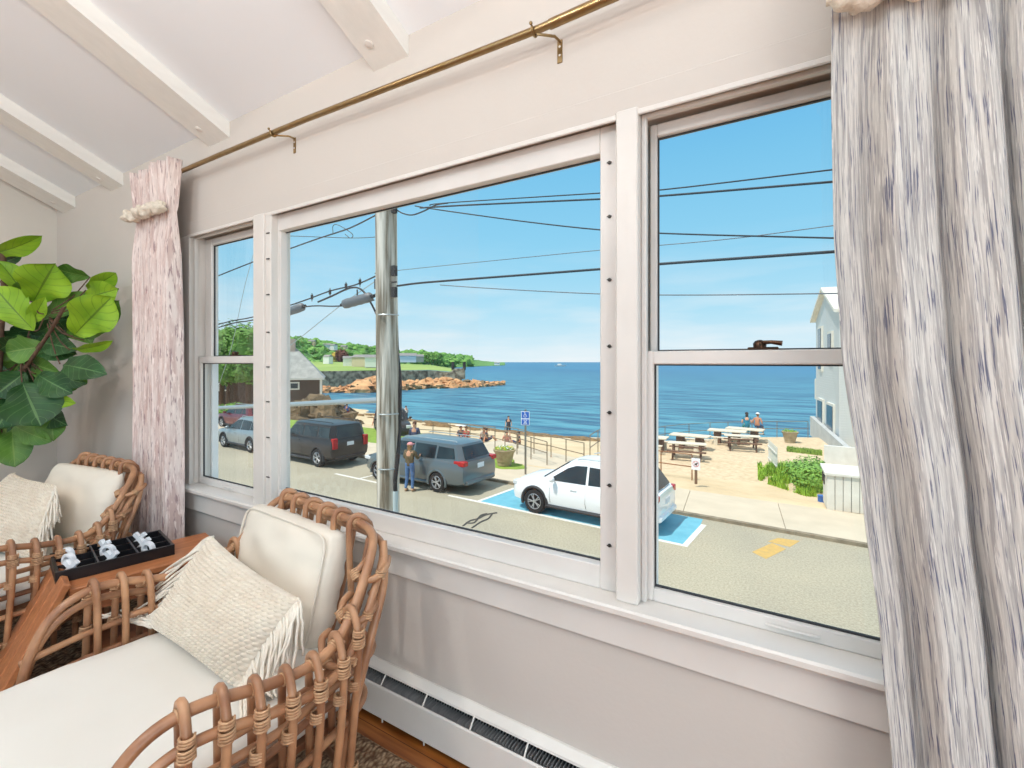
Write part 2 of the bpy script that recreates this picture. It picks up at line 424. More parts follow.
# ================= CURTAINS =================
def curtainmat(name, base, s1, s2, nu):
    m, nt, b = newmat(name)
    tc = nt.nodes.new('ShaderNodeTexCoord')
    def streak(sx, sy, lo, hi, off):
        mp = nt.nodes.new('ShaderNodeMapping'); mp.inputs['Scale'].default_value = (sx, sy, 1); mp.inputs['Location'].default_value = (off, off*.3, 0)
        nt.links.new(tc.outputs['UV'], mp.inputs[0])
        n = nt.nodes.new('ShaderNodeTexNoise'); n.inputs['Scale'].default_value = 1; n.inputs['Detail'].default_value = 3; n.inputs['Roughness'].default_value = .6
        nt.links.new(mp.outputs[0], n.inputs['Vector'])
        r = nt.nodes.new('ShaderNodeValToRGB'); r.color_ramp.elements[0].position = lo; r.color_ramp.elements[1].position = hi
        nt.links.new(n.outputs['Fac'], r.inputs[0]); return r.outputs[0]
    def mixc(f, a, c):
        mx = nt.nodes.new('ShaderNodeMix'); mx.data_type = 'RGBA'
        nt.links.new(f, mx.inputs[0])
        if isinstance(a, tuple): mx.inputs[6].default_value = a
        else: nt.links.new(a, mx.inputs[6])
        mx.inputs[7].default_value = c; return mx.outputs[2]
    c = mixc(streak(nu*.5, 8, .42, .60, 3), srgb(*base), srgb(*s1))
    c = mixc(streak(nu, 20, .56, .63, 11), c, srgb(*s2))
    hi = tuple(min(255, k+12) for k in base)
    c = mixc(streak(nu*1.4, 26, .56, .62, 23), c, srgb(*hi))
    nt.links.new(c, b.inputs['Base Color']); b.inputs['Roughness'].default_value = .85
    mp = nt.nodes.new('ShaderNodeMapping'); mp.inputs['Scale'].default_value = (nu*1.5, 150, 1); nt.links.new(tc.outputs['UV'], mp.inputs[0])
    n = nt.nodes.new('ShaderNodeTexNoise'); n.inputs['Scale'].default_value = 1; nt.links.new(mp.outputs[0], n.inputs['Vector'])
    bp = nt.nodes.new('ShaderNodeBump'); bp.inputs['Strength'].default_value = .5; bp.inputs['Distance'].default_value = .003
    nt.links.new(n.outputs['Fac'], bp.inputs['Height']); nt.links.new(bp.outputs[0], b.inputs['Normal'])
    return m
M_curR = curtainmat('grey_streaked_linen', (208, 204, 198), (164, 160, 158), (104, 106, 126), 330)
M_curL = curtainmat('rose_streaked_linen', (232, 218, 212), (208, 184, 178), (168, 142, 142), 150)
M_pom = mat('cream_wool', (238, 228, 212), .95, c2=(216, 204, 186), nscale=60, amt=.3, bump=.8, bscale=160, bdist=.004)
def lerp_tab(tab, z):
    if z >= tab[0][0]: return tab[0][1]
    for (z0, a), (z1, b) in zip(tab, tab[1:]):
        if z >= z1:
            t = (z0-z)/(z0-z1); t = t*t*(3-2*t)*.4+t*.6
            return a+(b-a)*t
    return tab[-1][1]
def curtain(name, label, m, edgeL, edgeR, folds, amp, seed, zt, zb, y0, ptie, npom, gather=True):
    root = thing(name, label, 'curtain', ((edgeL[0][1]+edgeR[0][1])/2, y0, 0))
    rnd = random.Random(seed)
    ph = [rnd.uniform(-.5, .5) for _ in range(folds+3)]
    def f(u, v):
        z = zt+(zb-zt)*v
        xa, xb = lerp_tab(edgeL, z), lerp_tab(edgeR, z)
        w_ = 2*PI*folds*u + 1.1*math.sin(2.1*u*PI+seed) + .5*math.sin(v*2.2+u*9+seed)
        k = min(1, abs(z-ptie)/.25)*.65+.35
        if z > ptie: k = .55+.45*k
        a = amp*k*(.75+.45*noise.noise(Vector((u*folds*.8, v*1.2, seed))))
        y = y0+a*math.sin(w_)+.35*a*math.sin(2.3*w_+1+2*v)
        x = xa+(xb-xa)*u+.35*a*math.cos(w_)*min(1, u*12, (1-u)*12)
        return (x, y, z)
    c = MB(); c.grid(f, folds*22, 64); c.build('fabric', m, root, ang=180, world=True, solid=.002)
    g = MB()
    g.tube([(lerp_tab(edgeL, ptie)-.01+(lerp_tab(edgeR, ptie)-lerp_tab(edgeL, ptie)+.02)*i/30, y0-amp*1.1-.003*math.sin(i*2), ptie-.006*math.sin(i*1.1)) for i in range(31)], .012, 8)
    g.build('tie_cord', M_pom, root, world=True)
    for i in range(npom):
        u = (i+.5)/npom
        x = lerp_tab(edgeL, ptie)+(lerp_tab(edgeR, ptie)-lerp_tab(edgeL, ptie))*u
        p = MB(); p.ball((x, y0-amp*1.25, ptie-.012-.01*(i % 2)), .042, 16, 12, (1.15, .8, .8), jit=.5, seed=i*3.1+seed)
        p.build('pompom', M_pom, root, world=True, ang=180)
    return root
curtain('curtain', 'tall grey and navy streaked linen curtain at the right, nearest the camera', M_curR,
        [(2.62, .07), (2.27, .07), (2.04, .07), (1.75, .074), (1.48, .088), (1.15, .126), (.85, .158), (.58, .178), (0.02, .215)],
        [(2.62, .95), (2.27, .90), (1.48, 1.0), (0.02, 1.1)], 7, .034, 3.3, 2.62, .03, -.125, 2.243, 8)
curtain('curtain', 'narrow rose-beige streaked linen curtain in the far left corner by the windows', M_curL,
        [(2.62, -3.50), (2.33, -3.47), (1.6, -3.48), (.6, -3.52), (0.02, -3.54)],
        [(2.62, -2.985), (2.33, -3.01), (1.6, -2.97), (.6, -2.955), (0.02, -2.95)], 6, .050, 1.2, 2.60, .21, -.115, 2.335, 6)

# ================= RATTAN CHAIRS =================
M_rat = mat('rattan_cane', (190, 142, 104), .42, c2=(146, 100, 70), nscale=9, amt=.45, bump=.15, bscale=50, coat=.15)
M_rat2 = mat('rattan_inner_cane', (160, 112, 80), .5, c2=(124, 84, 60), nscale=9, amt=.15, bump=.15, bscale=50)
M_bind = mat('rattan_binding', (208, 168, 130), .45, c2=(170, 126, 90), nscale=60, amt=.3)
M_leg = M_rat
def binding(par, c, axis, r=.018, turns=4, w_=.026, rr=.0034):
    mb = MB(); r = r-.0022
    axis = Vector(axis).normalized()
    n = axis.cross(Vector((0, 0, 1)))
    if n.length < .2: n = axis.cross(Vector((1, 0, 0)))
    n.normalize(); b = axis.cross(n); c = Vector(c); pts = []
    for i in range(turns*9+1):
        a = 2*PI*i/9
        pts.append(c+axis*(w_*(i/(turns*9)-.5))+(n*math.cos(a)+b*math.sin(a))*r)
    mb.tube(pts, rr, 5); mb.build('binding', M_bind, par, ang=180)
def rail_pts(off_out, dz, zlow=None):
    # half profile of the sweeping top rail, viewer's right side, local coordinates (x right, y to the back)
    H = [(.0, .43, .852), (.15, .43, .854), (.27, .428, .850), (.338, .405, .828), (.378, .355, .765), (.408, .29, .68), (.432, .21, .605), (.446, .12, .585), (.452, .0, .598), (.45, -.12, .625), (.445, -.20, .626), (.44, -.265, .60), (.436, -.315, .545), (.43, -.35, .46), (.425, -.37, .36), (.42, -.38, .2), (.415, -.385, .03)]
    out = []
    for x, y, z in H:
        back = max(0, min(1, (y-.25)/.18)); out.append((x+off_out*(1-back)*1.0+off_out*.3*back, y+off_out*back, z+dz*(1-.2*back)))
    R2 = out; L2 = [(-x, y, z) for x, y, z in out[1:]]
    return list(reversed(L2))+R2
def make_chair(label):
    t = thing('rattan_armchair', label, 'armchair', (-1.62, -.62, 0.012), R_(-8), 'rattan lounge armchairs with white cushions')
    A = catmull(rail_pts(0, 0), 6); B = catmull(rail_pts(.035, -.055), 6)
    m = MB(); m.tube(A, .0145, 10); m.build('top_rail', M_rat, t, ang=180)
    m = MB(); m.tube(B, .0125, 10); m.build('outer_rail', M_rat, t, ang=180)
    # lower U rails
    for z, o, nm, mm in ((.47, .02, 'middle_rail', M_rat), (.40, -.015, 'inner_rail', M_rat2), (.33, .025, 'lower_rail', M_rat), (.21, .015, 'base_rail', M_rat), (.10, .01, 'foot_rail', M_rat2)):
        k_ = (z-.05)*.26
        U = [(-.42-o, -.37, z-.02), (-.44-o, -.2, z), (-.45-o, 0, z), (-.435-o, .12, z+.01), (-.385, .235+k_+o, z+.015), (-.25, .275+k_+o, z+.02), (0, .285+k_+o, z+.02)]
        U2 = U+[(-x, y, zz) for x, y, zz in reversed(U[:-1])]
        m = MB(); m.tube(catmull(U2, 6), .0115, 8); m.build(nm, mm, t, ang=180)
    m = MB(); m.tube([(-.42, -.38, .33), (0, -.40, .33), (.42, -.38, .33)], .014, 8); m.tube([(-.42, -.38, .17), (0, -.40, .17), (.42, -.38, .17)], .014, 8); m.build('front_rail', M_rat, t, ang=180)
    m = MB(); m.box((0, -.08, .33), (.80, .60, .02)); m.build('seat_deck', M_rat2, t)
    # uprights: each hooks over the top rail and runs down outside and inside
    def near(A_, s):
        i = int(s*(len(A_)-1)); return A_[i], (A_[min(i+1, len(A_)-1)]-A_[max(i-1, 0)]).normalized()
    def arcpos(A_):
        L = [0]
        for a, b in zip(A_, A_[1:]): L.append(L[-1]+(b-a).length)
        return L
    LA = arcpos(A); tot = LA[-1]; mid = tot/2
    def at(dist):
        for i in range(len(LA)-1):
            if LA[i+1] >= dist:
                k = (dist-LA[i])/(LA[i+1]-LA[i]+1e-9); return A[i].lerp(A[i+1], k), (A[i+1]-A[i]).normalized()
        return A[-1], (A[-1]-A[-2]).normalized()
    # side uprights (arm part)
    for sgn in (-1, 1):
        for k, d in enumerate((.585, .665, .745, .825, .905, .985, 1.065)):
            p, tg = at(mid+sgn*d)
            out = Vector((sgn, 0, 0)); 
            q = [p-out*.028+Vector((0, .006, -.30)) , p-out*.030+Vector((0, .005, -.08)), p-out*.024+Vector((0, .002, .002)), p+Vector((0, 0, .026)), p+out*.026+Vector((0, -.002, .012)), p+out*.052+Vector((0, -.006, -.06)), p+out*.050+Vector((0, -.012, -.20)), Vector((p.x+sgn*.03, p.y-.02, .22)), Vector((p.x+sgn*.02, p.y-.02, .10))]
            if p.z < .5: q = q[1:]
            m = MB(); m.tube(catmull(q, 5), .0115, 8); up = m.build('upright', M_rat, t, ang=180)
            b = up
            binding(b, p, tg, .0175, 3, .024)
            binding(b, q[-4]+Vector((0, 0, .002)), (0, 0, 1), .019, 4, .03)
            binding(b, q[-4]+Vector((0, 0, .03)), (0, .1, 1), .0175, 3, .02)
            for zz in (.47, .33, .21):
                if zz < p.z-.1 and zz != .33:
                    t_ = (p.z-.06-zz)/(p.z-.06-.22+1e-6); xx = p.x+sgn*(.051-.02*max(0, min(1, t_)))
                    binding(b, (xx, p.y-.015, zz), (0, .1, 1), .018, 4, .028)
    # back: looping canes on the rear face and over the top
    for k in range(6):
        x = -.29+.10*k
        p = Vector((x, .43, .852))
        q = [p+Vector((0, -.022, -.30)), p+Vector((-.01, -.026, -.06)), p+Vector((-.012, -.018, .008)), p+Vector((0, .004, .024)), p+Vector((.014, .028, .004)), p+Vector((.012, .045, -.06)), p+Vector((0, -.02, -.35)), Vector((x, .36, .35)), Vector((x, .31, .11))]
        m = MB(); m.tube(catmull(q, 4), .0115, 8); up = m.build('back_upright', M_rat, t, ang=180)
        binding(up, p, (1, 0, 0), .0175, 3, .022)
    # corner canes sweeping from the back top down to the arms, with stacked cross loops
    for sgn in (-1, 1):
        S = [(sgn*.27, .44, .835), (sgn*.315, .425, .80), (sgn*.345, .37, .70), (sgn*.375, .30, .60), (sgn*.40, .23, .53), (sgn*.42, .12, .50), (sgn*.43, -.1, .50)]
        m = MB(); m.tube(catmull(S, 6), .012, 8); m.build('corner_cane', M_rat, t, ang=180)
        S = [(sgn*.345, .44, .815), (sgn*.40, .40, .70), (sgn*.425, .33, .55), (sgn*.43, .27, .38), (sgn*.42, .23, .2), (sgn*.41, .21, .02)]
        m = MB(); m.tube(catmull(S, 6), .014, 8); m.build('rear_leg', M_rat, t, ang=180)
        if sgn > 0: S = [(sgn*.31, .41, .825), (sgn*.325, .36, .66), (sgn*.34, .31, .5), (sgn*.35, .27, .34)]
        if sgn > 0: m = MB(); m.tube(catmull(S, 6), .0115, 8); m.build('inner_post', M_rat2, t, ang=180)
        for z, y1 in ((.74, .325), (.645, .255), (.555, .18)):
            xo = .365+(.74-z)*.32
            S = [(sgn*.335, y1+.07, z+.03), (sgn*.345, y1+.035, z+.02), (sgn*(xo-.02), y1+.01, z-.005), (sgn*(xo+.03), y1+.02, z-.01), (sgn*(xo+.045), y1+.055, z), (sgn*(xo+.02), y1+.10, z+.01), (sgn*.36, y1+.125, z+.02), (sgn*.32, y1+.14, z+.02)]
            m = MB(); m.tube(catmull(S[(0 if sgn > 0 else 3):7], 6), .0115, 8); lp = m.build('corner_loop', M_rat, t, ang=180)
            if sgn > 0: binding(lp, S[2], Vector(S[3])-Vector(S[1]), .017, 5, .04); binding(lp, S[4], (0, .3, 1), .0165, 3, .02)
    return t
chair = make_chair('rattan armchair with white cushions in front, nearest the picture window')
chair.scale = (1.06, 1, 1); chair.location.x = -1.65
chair2 = copy_tree(chair); chair2.location = (-3.41, -.70, .012); chair2.scale = (1, 1, 1); chair2['label'] = 'rattan armchair with white cushions at far left, beneath the fig plant'
chair2.rotation_euler = (0, 0, R_(4))
def chp(x, y, z):
    a = R_(4); return (-3.40+x*math.cos(a)-y*math.sin(a), -.70+x*math.sin(a)+y*math.cos(a), z)

# cushions
M_cush = mat('ivory_canvas', (236, 228, 214), .85, c2=(230, 220, 205), nscale=3, amt=.3, bump=.12, bscale=5, bdist=.02)
M_seat = mat('white_canvas', (224, 221, 214), .85, c2=(218, 214, 206), nscale=2, amt=.3, bump=.10, bscale=4, bdist=.02)
def cushion_mb(w_, h_, t_, p=5.0, q=.42, n=40, wr=.006, seed=0, crown=.25):
    m = MB()
    def side(sg):
        def f(u, v):
            a, b = 2*u-1, 2*v-1
            # rounded outline
            ea = math.copysign(abs(a)**.9, a); eb = math.copysign(abs(b)**.9, b)
            x = w_/2*ea*(1-.05*(abs(eb)**6)); y = h_/2*eb*(1-.05*(abs(ea)**6))
            k = max(0, (1-abs(a)**p))**q*max(0, (1-abs(b)**p))**q
            cr = (1-crown)+crown*(1-a*a)*(1-b*b)
            z = sg*t_/2*k*cr
            e = max(abs(a), abs(b))
            z += wr*noise.noise(Vector((a*2.2+seed, b*2.2, sg*3.0)))*k*2
            z += wr*.8*math.exp(-((1-e)/.18)**2)*noise.noise(Vector((a*9+seed, b*9, sg)))*k
            return (x, y, z)
        return f
    m.grid(side(1), n, n); m.grid(side(-1), n, n)
    return m
def piping(w_, h_, z, r=.006, n=96):
    pts = []
    for i in range(n):
        a = 2*PI*i/n; c, s = math.cos(a), math.sin(a); e = .24
        pts.append((w_/2*math.copysign(abs(c)**e, c)*.985, h_/2*math.copysign(abs(s)**e, s)*.985, z))
    out = [pts[0]]
    m = MB(); m.tube(pts, r, 6, closed=True); return m
def place(o, M): o.matrix_world = M
def back_cushion(M, label, seed, p=9, q=.33, w_=.70):
    t = thing('back_cushion', label, 'cushion', group='ivory back cushions')
    c = cushion_mb(w_, .43, .15, p=p, q=q, wr=.010, seed=seed, crown=.3).build('cover', M_cush, t, ang=180, merge=.0005)
    t.rotation_mode = 'XYZ'; t.location = M.to_translation(); t.rotation_euler = M.to_euler()
    return t
# local frame: x = right, y = up the cushion, z = facing the sitter
def frameM(bl, br, up, thick):
    bl, br, up = Vector(bl), Vector(br), Vector(up)
    x = (br-bl).normalized(); y = (up-(bl+br)/2); y = (y-x*y.dot(x)); hgt = y.length; y.normalize(); z = x.cross(y)
    c = (bl+br)/2+y*hgt/2-z*thick/2
    M = Matrix.Identity(4)
    for i in range(3): M[i][0], M[i][1], M[i][2], M[i][3] = x[i], y[i], z[i], c[i]
    return M
bc = back_cushion(frameM((-2.09, -.34, .43), (-1.43, -.40, .43), (-1.76, -.275, .83), .13), 'large ivory boxed back cushion on the front rattan armchair', 2, w_=.66)
pp = piping(.625, .405, .054, .005); pp.build('piping', M_cush, bc, ang=180)
bc2 = back_cushion(frameM(chp(-.44, .17, .43), chp(.22, .22, .43), chp(-.13, .33, .87), .13), 'ivory back cushion with creases on the far left rattan armchair', 9, 4, .5)
def seat_cushion(loc, rz, label, dx=0):
    t = thing('seat_cushion', label, 'cushion', loc, rz, 'white seat cushions')
    c = cushion_mb(.84, .86, .12, p=14, q=.28, n=48, wr=.006, seed=loc[0], crown=.22)
    c.build('cover', M_seat, t, ang=180, merge=.0005)
    return t
seat_cushion((-1.655, -.71, .40), R_(-8), 'wide white seat cushion on the front rattan armchair')
seat_cushion((-3.395, -.79, .40), R_(4), 'wide white seat cushion on the far left rattan armchair')

# knitted throw pillows with fringe
M_knit = mat('cream_knit', (232, 222, 206), .95, c2=(222, 208, 190), nscale=20, amt=.3, bump=.5, bscale=220, bdist=.002)
M_fringe = mat('cream_yarn', (238, 231, 218), .95, c2=(226, 214, 198), nscale=40, amt=.3, bump=.5, bscale=300, bdist=.002)
def throw_pillow(TL, TR, BR, BL, label, seed, th=.15, nx=28, ny=24, rf=1):
    TL, TR, BR, BL = map(Vector, (TL, TR, BR, BL))
    c0 = (TL+TR+BR+BL)/4
    t = thing('throw_pillow', label, 'pillow', c0, 0, 'knitted throw pillows')
    nrm = (BR-BL).cross(TL-BL).normalized()
    if nrm.y > 0: nrm = -nrm
    def pt(u, v, s, bob=True):
        a, b = 2*u-1, 2*v-1
        # pincushion outline: sides bow slightly inwards between corners
        uu = .5+.5*a*(1-.06*(1-b*b)); vv = .5+.5*b*(1-.08*(1-a*a))
        p = (BL*(1-uu)+BR*uu)*(1-vv)+(TL*(1-uu)+TR*uu)*vv
        k = max(0, 1-abs(a)**2.4)**.55*max(0, 1-abs(b)**2.4)**.55
        h = th*.5*k
        if bob and s > 0:
            row = v*ny; ir = math.floor(row); cx = u*nx+(.5 if ir % 2 else 0)
            fx = (cx-math.floor(cx))*2-1; fy = (row-ir)*2-1
            h += .014*math.sqrt(max(0, 1-2.5*fx*fx))*math.sqrt(max(0, 1-1.15*fy*fy))*min(1, k*4+.3)
        return p-c0+nrm*(h*s)
    m = MB(); m.grid(lambda u, v: pt(u, v, 1), nx*6, ny*6); m.grid(lambda u, v: pt(u, v, -1, False), nx, ny)
    m.build('cover', M_knit, t, ang=180)
    rnd = random.Random(seed)
    down = Vector((0, 0, -1))
    for side, (A, B, outv) in enumerate(((TR, BR, (BR-BL)), (TL, BL, (BL-BR)))):
        outv = outv.normalized(); m = MB()
        nst = 46
        for i in range(nst):
            f_ = i/(nst-1)
            bow = -.03*(1-(2*f_-1)**2)*outv
            s0 = A.lerp(B, f_)+bow-c0
            L = rnd.uniform(.15, .21) if side == 0 else rnd.uniform(.18, .27)
            floorz = (BL.z if side else BR.z)-c0.z+.008
            if side == 0: dirv = (outv*.34+down*1.0+(B-A).normalized()*.15+nrm*rnd.uniform(.05, .5)+outv*rnd.uniform(-.25, .25)).normalized()
            else: dirv = (outv*.8+down*.62+nrm*rnd.uniform(-.1, .35)+(B-A).normalized()*.3+outv*rnd.uniform(-.2, .2)).normalized()
            pts = [s0-outv*.012]; p = s0.copy(); d = (outv*.8+nrm*.3+down*.2).normalized()
            for k in range(9):
                d = (d*.55+dirv*.5).normalized()
                if p.z <= floorz+.002+rnd.random()*.012:
                    d.z = max(d.z, 0); d = d+outv*.5+nrm*.15; d.normalize()
                p = p+d*L/9; pts.append(p+Vector((rnd.uniform(-1, 1), rnd.uniform(-1, 1), rnd.uniform(-.5, 1)))*.0025)
            m.tube(pts, [.0046*rf]*8+[.0042, .003], 6)
        m.build('fringe', M_fringe, t, ang=180)
    return t
TLp, TRp, BRp, BLp = P(212, 536, -.43), P(300, 599, -.47), G(238, 690, .468), G(150, 627, .468)
throw_pillow(TLp, TRp, BRp, BLp, 'cream bobble-knit throw pillow with long fringe on the front armchair', 4)
throw_pillow(P(14, 473, -.52), P(56, 485, -.52), G(34, 562, .468), G(-50, 545, .468), 'cream knitted fringed throw pillow on the far left armchair', 8)

# ================= SIDE TABLE, TRAY, GAME PIECES =================
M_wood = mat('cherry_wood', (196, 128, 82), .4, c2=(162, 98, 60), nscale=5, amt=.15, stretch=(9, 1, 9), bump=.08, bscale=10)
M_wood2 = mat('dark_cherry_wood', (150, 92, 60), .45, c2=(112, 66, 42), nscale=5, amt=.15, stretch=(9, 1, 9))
ts = thing('side_table', 'reddish wooden side table with slanted plank side between the armchairs', 'table', (-2.685, -.40, 0), R_(-11))
TZ = .508
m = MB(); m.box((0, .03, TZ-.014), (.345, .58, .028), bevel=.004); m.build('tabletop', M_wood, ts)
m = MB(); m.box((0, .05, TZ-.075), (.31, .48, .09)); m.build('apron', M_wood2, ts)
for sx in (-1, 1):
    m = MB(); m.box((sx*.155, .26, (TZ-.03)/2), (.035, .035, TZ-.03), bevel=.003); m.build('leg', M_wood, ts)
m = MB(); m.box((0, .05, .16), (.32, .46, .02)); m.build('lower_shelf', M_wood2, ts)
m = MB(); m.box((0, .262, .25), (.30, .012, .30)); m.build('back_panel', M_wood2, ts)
def plank(k):
    x = -.13+.13*k
    a = Vector((x, -.265, TZ+.03)); b = Vector((x, -.50, .06))
    d = (b-a).normalized(); L = (b-a).length
    yv = d; xv = Vector((1, 0, 0)); zv = xv.cross(yv)
    M = Matrix.Identity(4); c = (a+b)/2
    for i in range(3): M[i][0], M[i][1], M[i][2], M[i][3] = xv[i], yv[i], zv[i], c[i]
    m = MB(); m.box((0, 0, 0), (.127, L, .026), M=M, bevel=.003); return m
for k in range(3): plank(k).build('slanted_plank', M_wood, ts)
m = MB(); m.box((0, -.50, .03), (.40, .05, .06), bevel=.004); m.build('foot', M_wood, ts)
M_blk = mat('black_lacquer', (20, 20, 24), .35, c2=(30, 30, 34), nscale=8, amt=.3)
M_blk2 = mat('worn_black_edge', (80, 80, 86), .5, c2=(52, 52, 56), nscale=40, amt=.3)
c1, c2_, c3 = G(43, 553, .56), G(65, 577, .56), G(181, 544, .56)
ctr = (c1+c3)/2
TRY_R = R_(-11)
tr_ = thing('game_tray', 'black three by three noughts and crosses tray on the side table', 'tray', (ctr.x, ctr.y, TZ), TRY_R)
TW, TL_, THT = .30, .42, .050
m = MB(); m.box((0, 0, .004), (TW, TL_, .008)); m.build('base', M_blk, tr_)
m = MB()
for s in (-1, 1):
    m.box((s*(TW/2-.006), 0, THT/2), (.012, TL_, THT), bevel=.001); m.box((0, s*(TL_/2-.006), THT/2), (TW-.024, .012, THT), bevel=.001)
m.build('rim', M_blk, tr_)
for s in (-1, 1):
    m = MB(); m.box((s*TW/6, 0, .026), (.006, TL_-.024, .040)); m.build('divider', M_blk, tr_)
    m = MB(); m.box((0, s*TL_/6, .026), (TW-.024, .006, .040)); m.build('divider', M_blk, tr_)
    m = MB(); m.box((0, s*TL_/6, .0475), (TW-.024, .007, .003)); m.build('divider_edge', M_blk2, tr_)
M_white = mat('white_ceramic', (236, 238, 242), .35)
def nought(loc, rz, label):
    m = MB(); n = 28; R1, R2, T = .034, .020, .009
    prof = [(R2, -T), (R2, T), (R2+.002, T+.002), (R1-.002, T+.002), (R1, T), (R1, -T), (R1-.002, -T-.002), (R2+.002, -T-.002), (R2, -T)]
    m.lathe(prof, n, cap=False, M=Matrix.Translation((0, 0, R1)) @ Matrix.Rotation(PI/2, 4, 'X'))
    o = m.build('game_nought', M_white, merge=.0001, keep=True); o.location = loc; o.rotation_euler = (0, 0, rz)
    tag(o, label, 'game piece', 'white noughts standing in the black tray')
def cross(loc, rz, label):
    m = MB(); a = .032; b = .010; T = .009
    pts = []
    for k in range(4):
        an = PI/4+k*PI/2; c, s = math.cos(an), math.sin(an)
        pts += [(c*a*1.15+s*b, s*a*1.15-c*b), (c*a*1.15-s*b, s*a*1.15+c*b)]
        an2 = an+PI/4; pts.append((math.cos(an2)*b*1.3, math.sin(an2)*b*1.3))
    hz = max(-min(p[1] for p in pts), 0)
    m.prism(pts, -T, T, M=Matrix.Translation((0, 0, hz)) @ Matrix.Rotation(PI/2, 4, 'X'))
    o = m.build('game_cross', M_white, keep=True, ang=25); o.location = loc; o.rotation_euler = (0, 0, rz)
    tag(o, label, 'game piece', 'white crosses standing in the black tray')
Mt = Matrix.Translation((ctr.x, ctr.y, TZ)) @ Matrix.Rotation(TRY_R, 4, 'Z')
lab = [[('O', 'rearmost white nought in the tray end nearest the slanted planks'), ('O', 'middle white nought beside a cross in the tray end nearest the slanted planks'), ('X', 'white cross in the near corner of the tray closest to the slanted planks')],
       [('X', 'white cross at the back of the middle row of the black tray'), ('O', 'white nought in the centre compartment of the black tray'), ('X', 'white cross at the front of the middle row of the black tray')],
       [('X', 'white cross in the far rear corner of the tray, next to the rose curtain'), ('X', 'white cross in the middle of the tray row nearest the curtain'), ('O', 'white nought in the front corner of the tray row nearest the curtain')]]
for j in range(3):
    for i in range(3):
        kind, lb = lab[j][i]
        p = Mt @ Vector(((i-1)*TW/3*.97, (j-1)*TL_/3*.97-.02, .0085))
        (nought if kind == 'O' else cross)(p, R_(20)+R_([6, -4, 10][(i+j) % 3]), lb)

# ================= FIDDLE LEAF FIG =================
def leafmat(name, ca, cb, vein, tr=.25):
    m, nt, b = newmat(name)
    tc = nt.nodes.new('ShaderNodeTexCoord'); sp = nt.nodes.new('ShaderNodeSeparateXYZ'); nt.links.new(tc.outputs['UV'], sp.inputs[0])
    def mth(op, a, c=None):
        n = nt.nodes.new('ShaderNodeMath'); n.operation = op
        for k, q in enumerate((a, c)):
            if q is None: continue
            if isinstance(q, (int, float)): n.inputs[k].default_value = q
            else: nt.links.new(q, n.inputs[k])
        return n.outputs[0]
    dx = mth('ABSOLUTE', mth('SUBTRACT', sp.outputs[0], .5))
    mid = mth('LESS_THAN', dx, .022)
    sv = mth('FRACT', mth('MULTIPLY', mth('SUBTRACT', sp.outputs[1], mth('MULTIPLY', dx, .55)), 7.0))
    side = mth('LESS_THAN', mth('ABSOLUTE', mth('SUBTRACT', sv, .5)), .045)
    ve = mth('MAXIMUM', mid, mth('MULTIPLY', side, .55))
    n = nt.nodes.new('ShaderNodeTexNoise'); n.inputs['Scale'].default_value = 7; nt.links.new(tc.outputs['Object'], n.inputs['Vector'])
    r = nt.nodes.new('ShaderNodeValToRGB'); r.color_ramp.elements[0].position = .35; r.color_ramp.elements[1].position = .65
    r.color_ramp.elements[0].color = srgb(*ca); r.color_ramp.elements[1].color = srgb(*cb); nt.links.new(n.outputs['Fac'], r.inputs[0])
    mx = nt.nodes.new('ShaderNodeMix'); mx.data_type = 'RGBA'; nt.links.new(mth('MULTIPLY', ve, .7), mx.inputs[0]); nt.links.new(r.outputs[0], mx.inputs[6]); mx.inputs[7].default_value = srgb(*vein)
    nt.links.new(mx.outputs[2], b.inputs['Base Color']); b.inputs['Roughness'].default_value = .5
    bp = nt.nodes.new('ShaderNodeBump'); bp.inputs['Strength'].default_value = .6; bp.inputs['Distance'].default_value = .004; bp.invert = True
    nt.links.new(mth('MAXIMUM', mid, side), bp.inputs['Height']); nt.links.new(bp.outputs[0], b.inputs['Normal'])
    return m
M_lfY = leafmat('young_leaf', (150, 192, 40), (122, 168, 32), (70, 104, 24))
M_lfM = leafmat('mid_leaf', (96, 140, 52), (72, 116, 42), (130, 158, 76))
M_lfD = leafmat('old_leaf', (46, 92, 42), (34, 74, 34), (104, 146, 84))
M_bark = mat('fig_bark', (112, 84, 66), .85, c2=(82, 60, 48), nscale=30, amt=.3, bump=.6, bscale=40)
Fv = Vector((FW[0], FW[1], 0)); Rv = Vector((RT[0], RT[1], 0)); Zv = Vector((0, 0, 1))
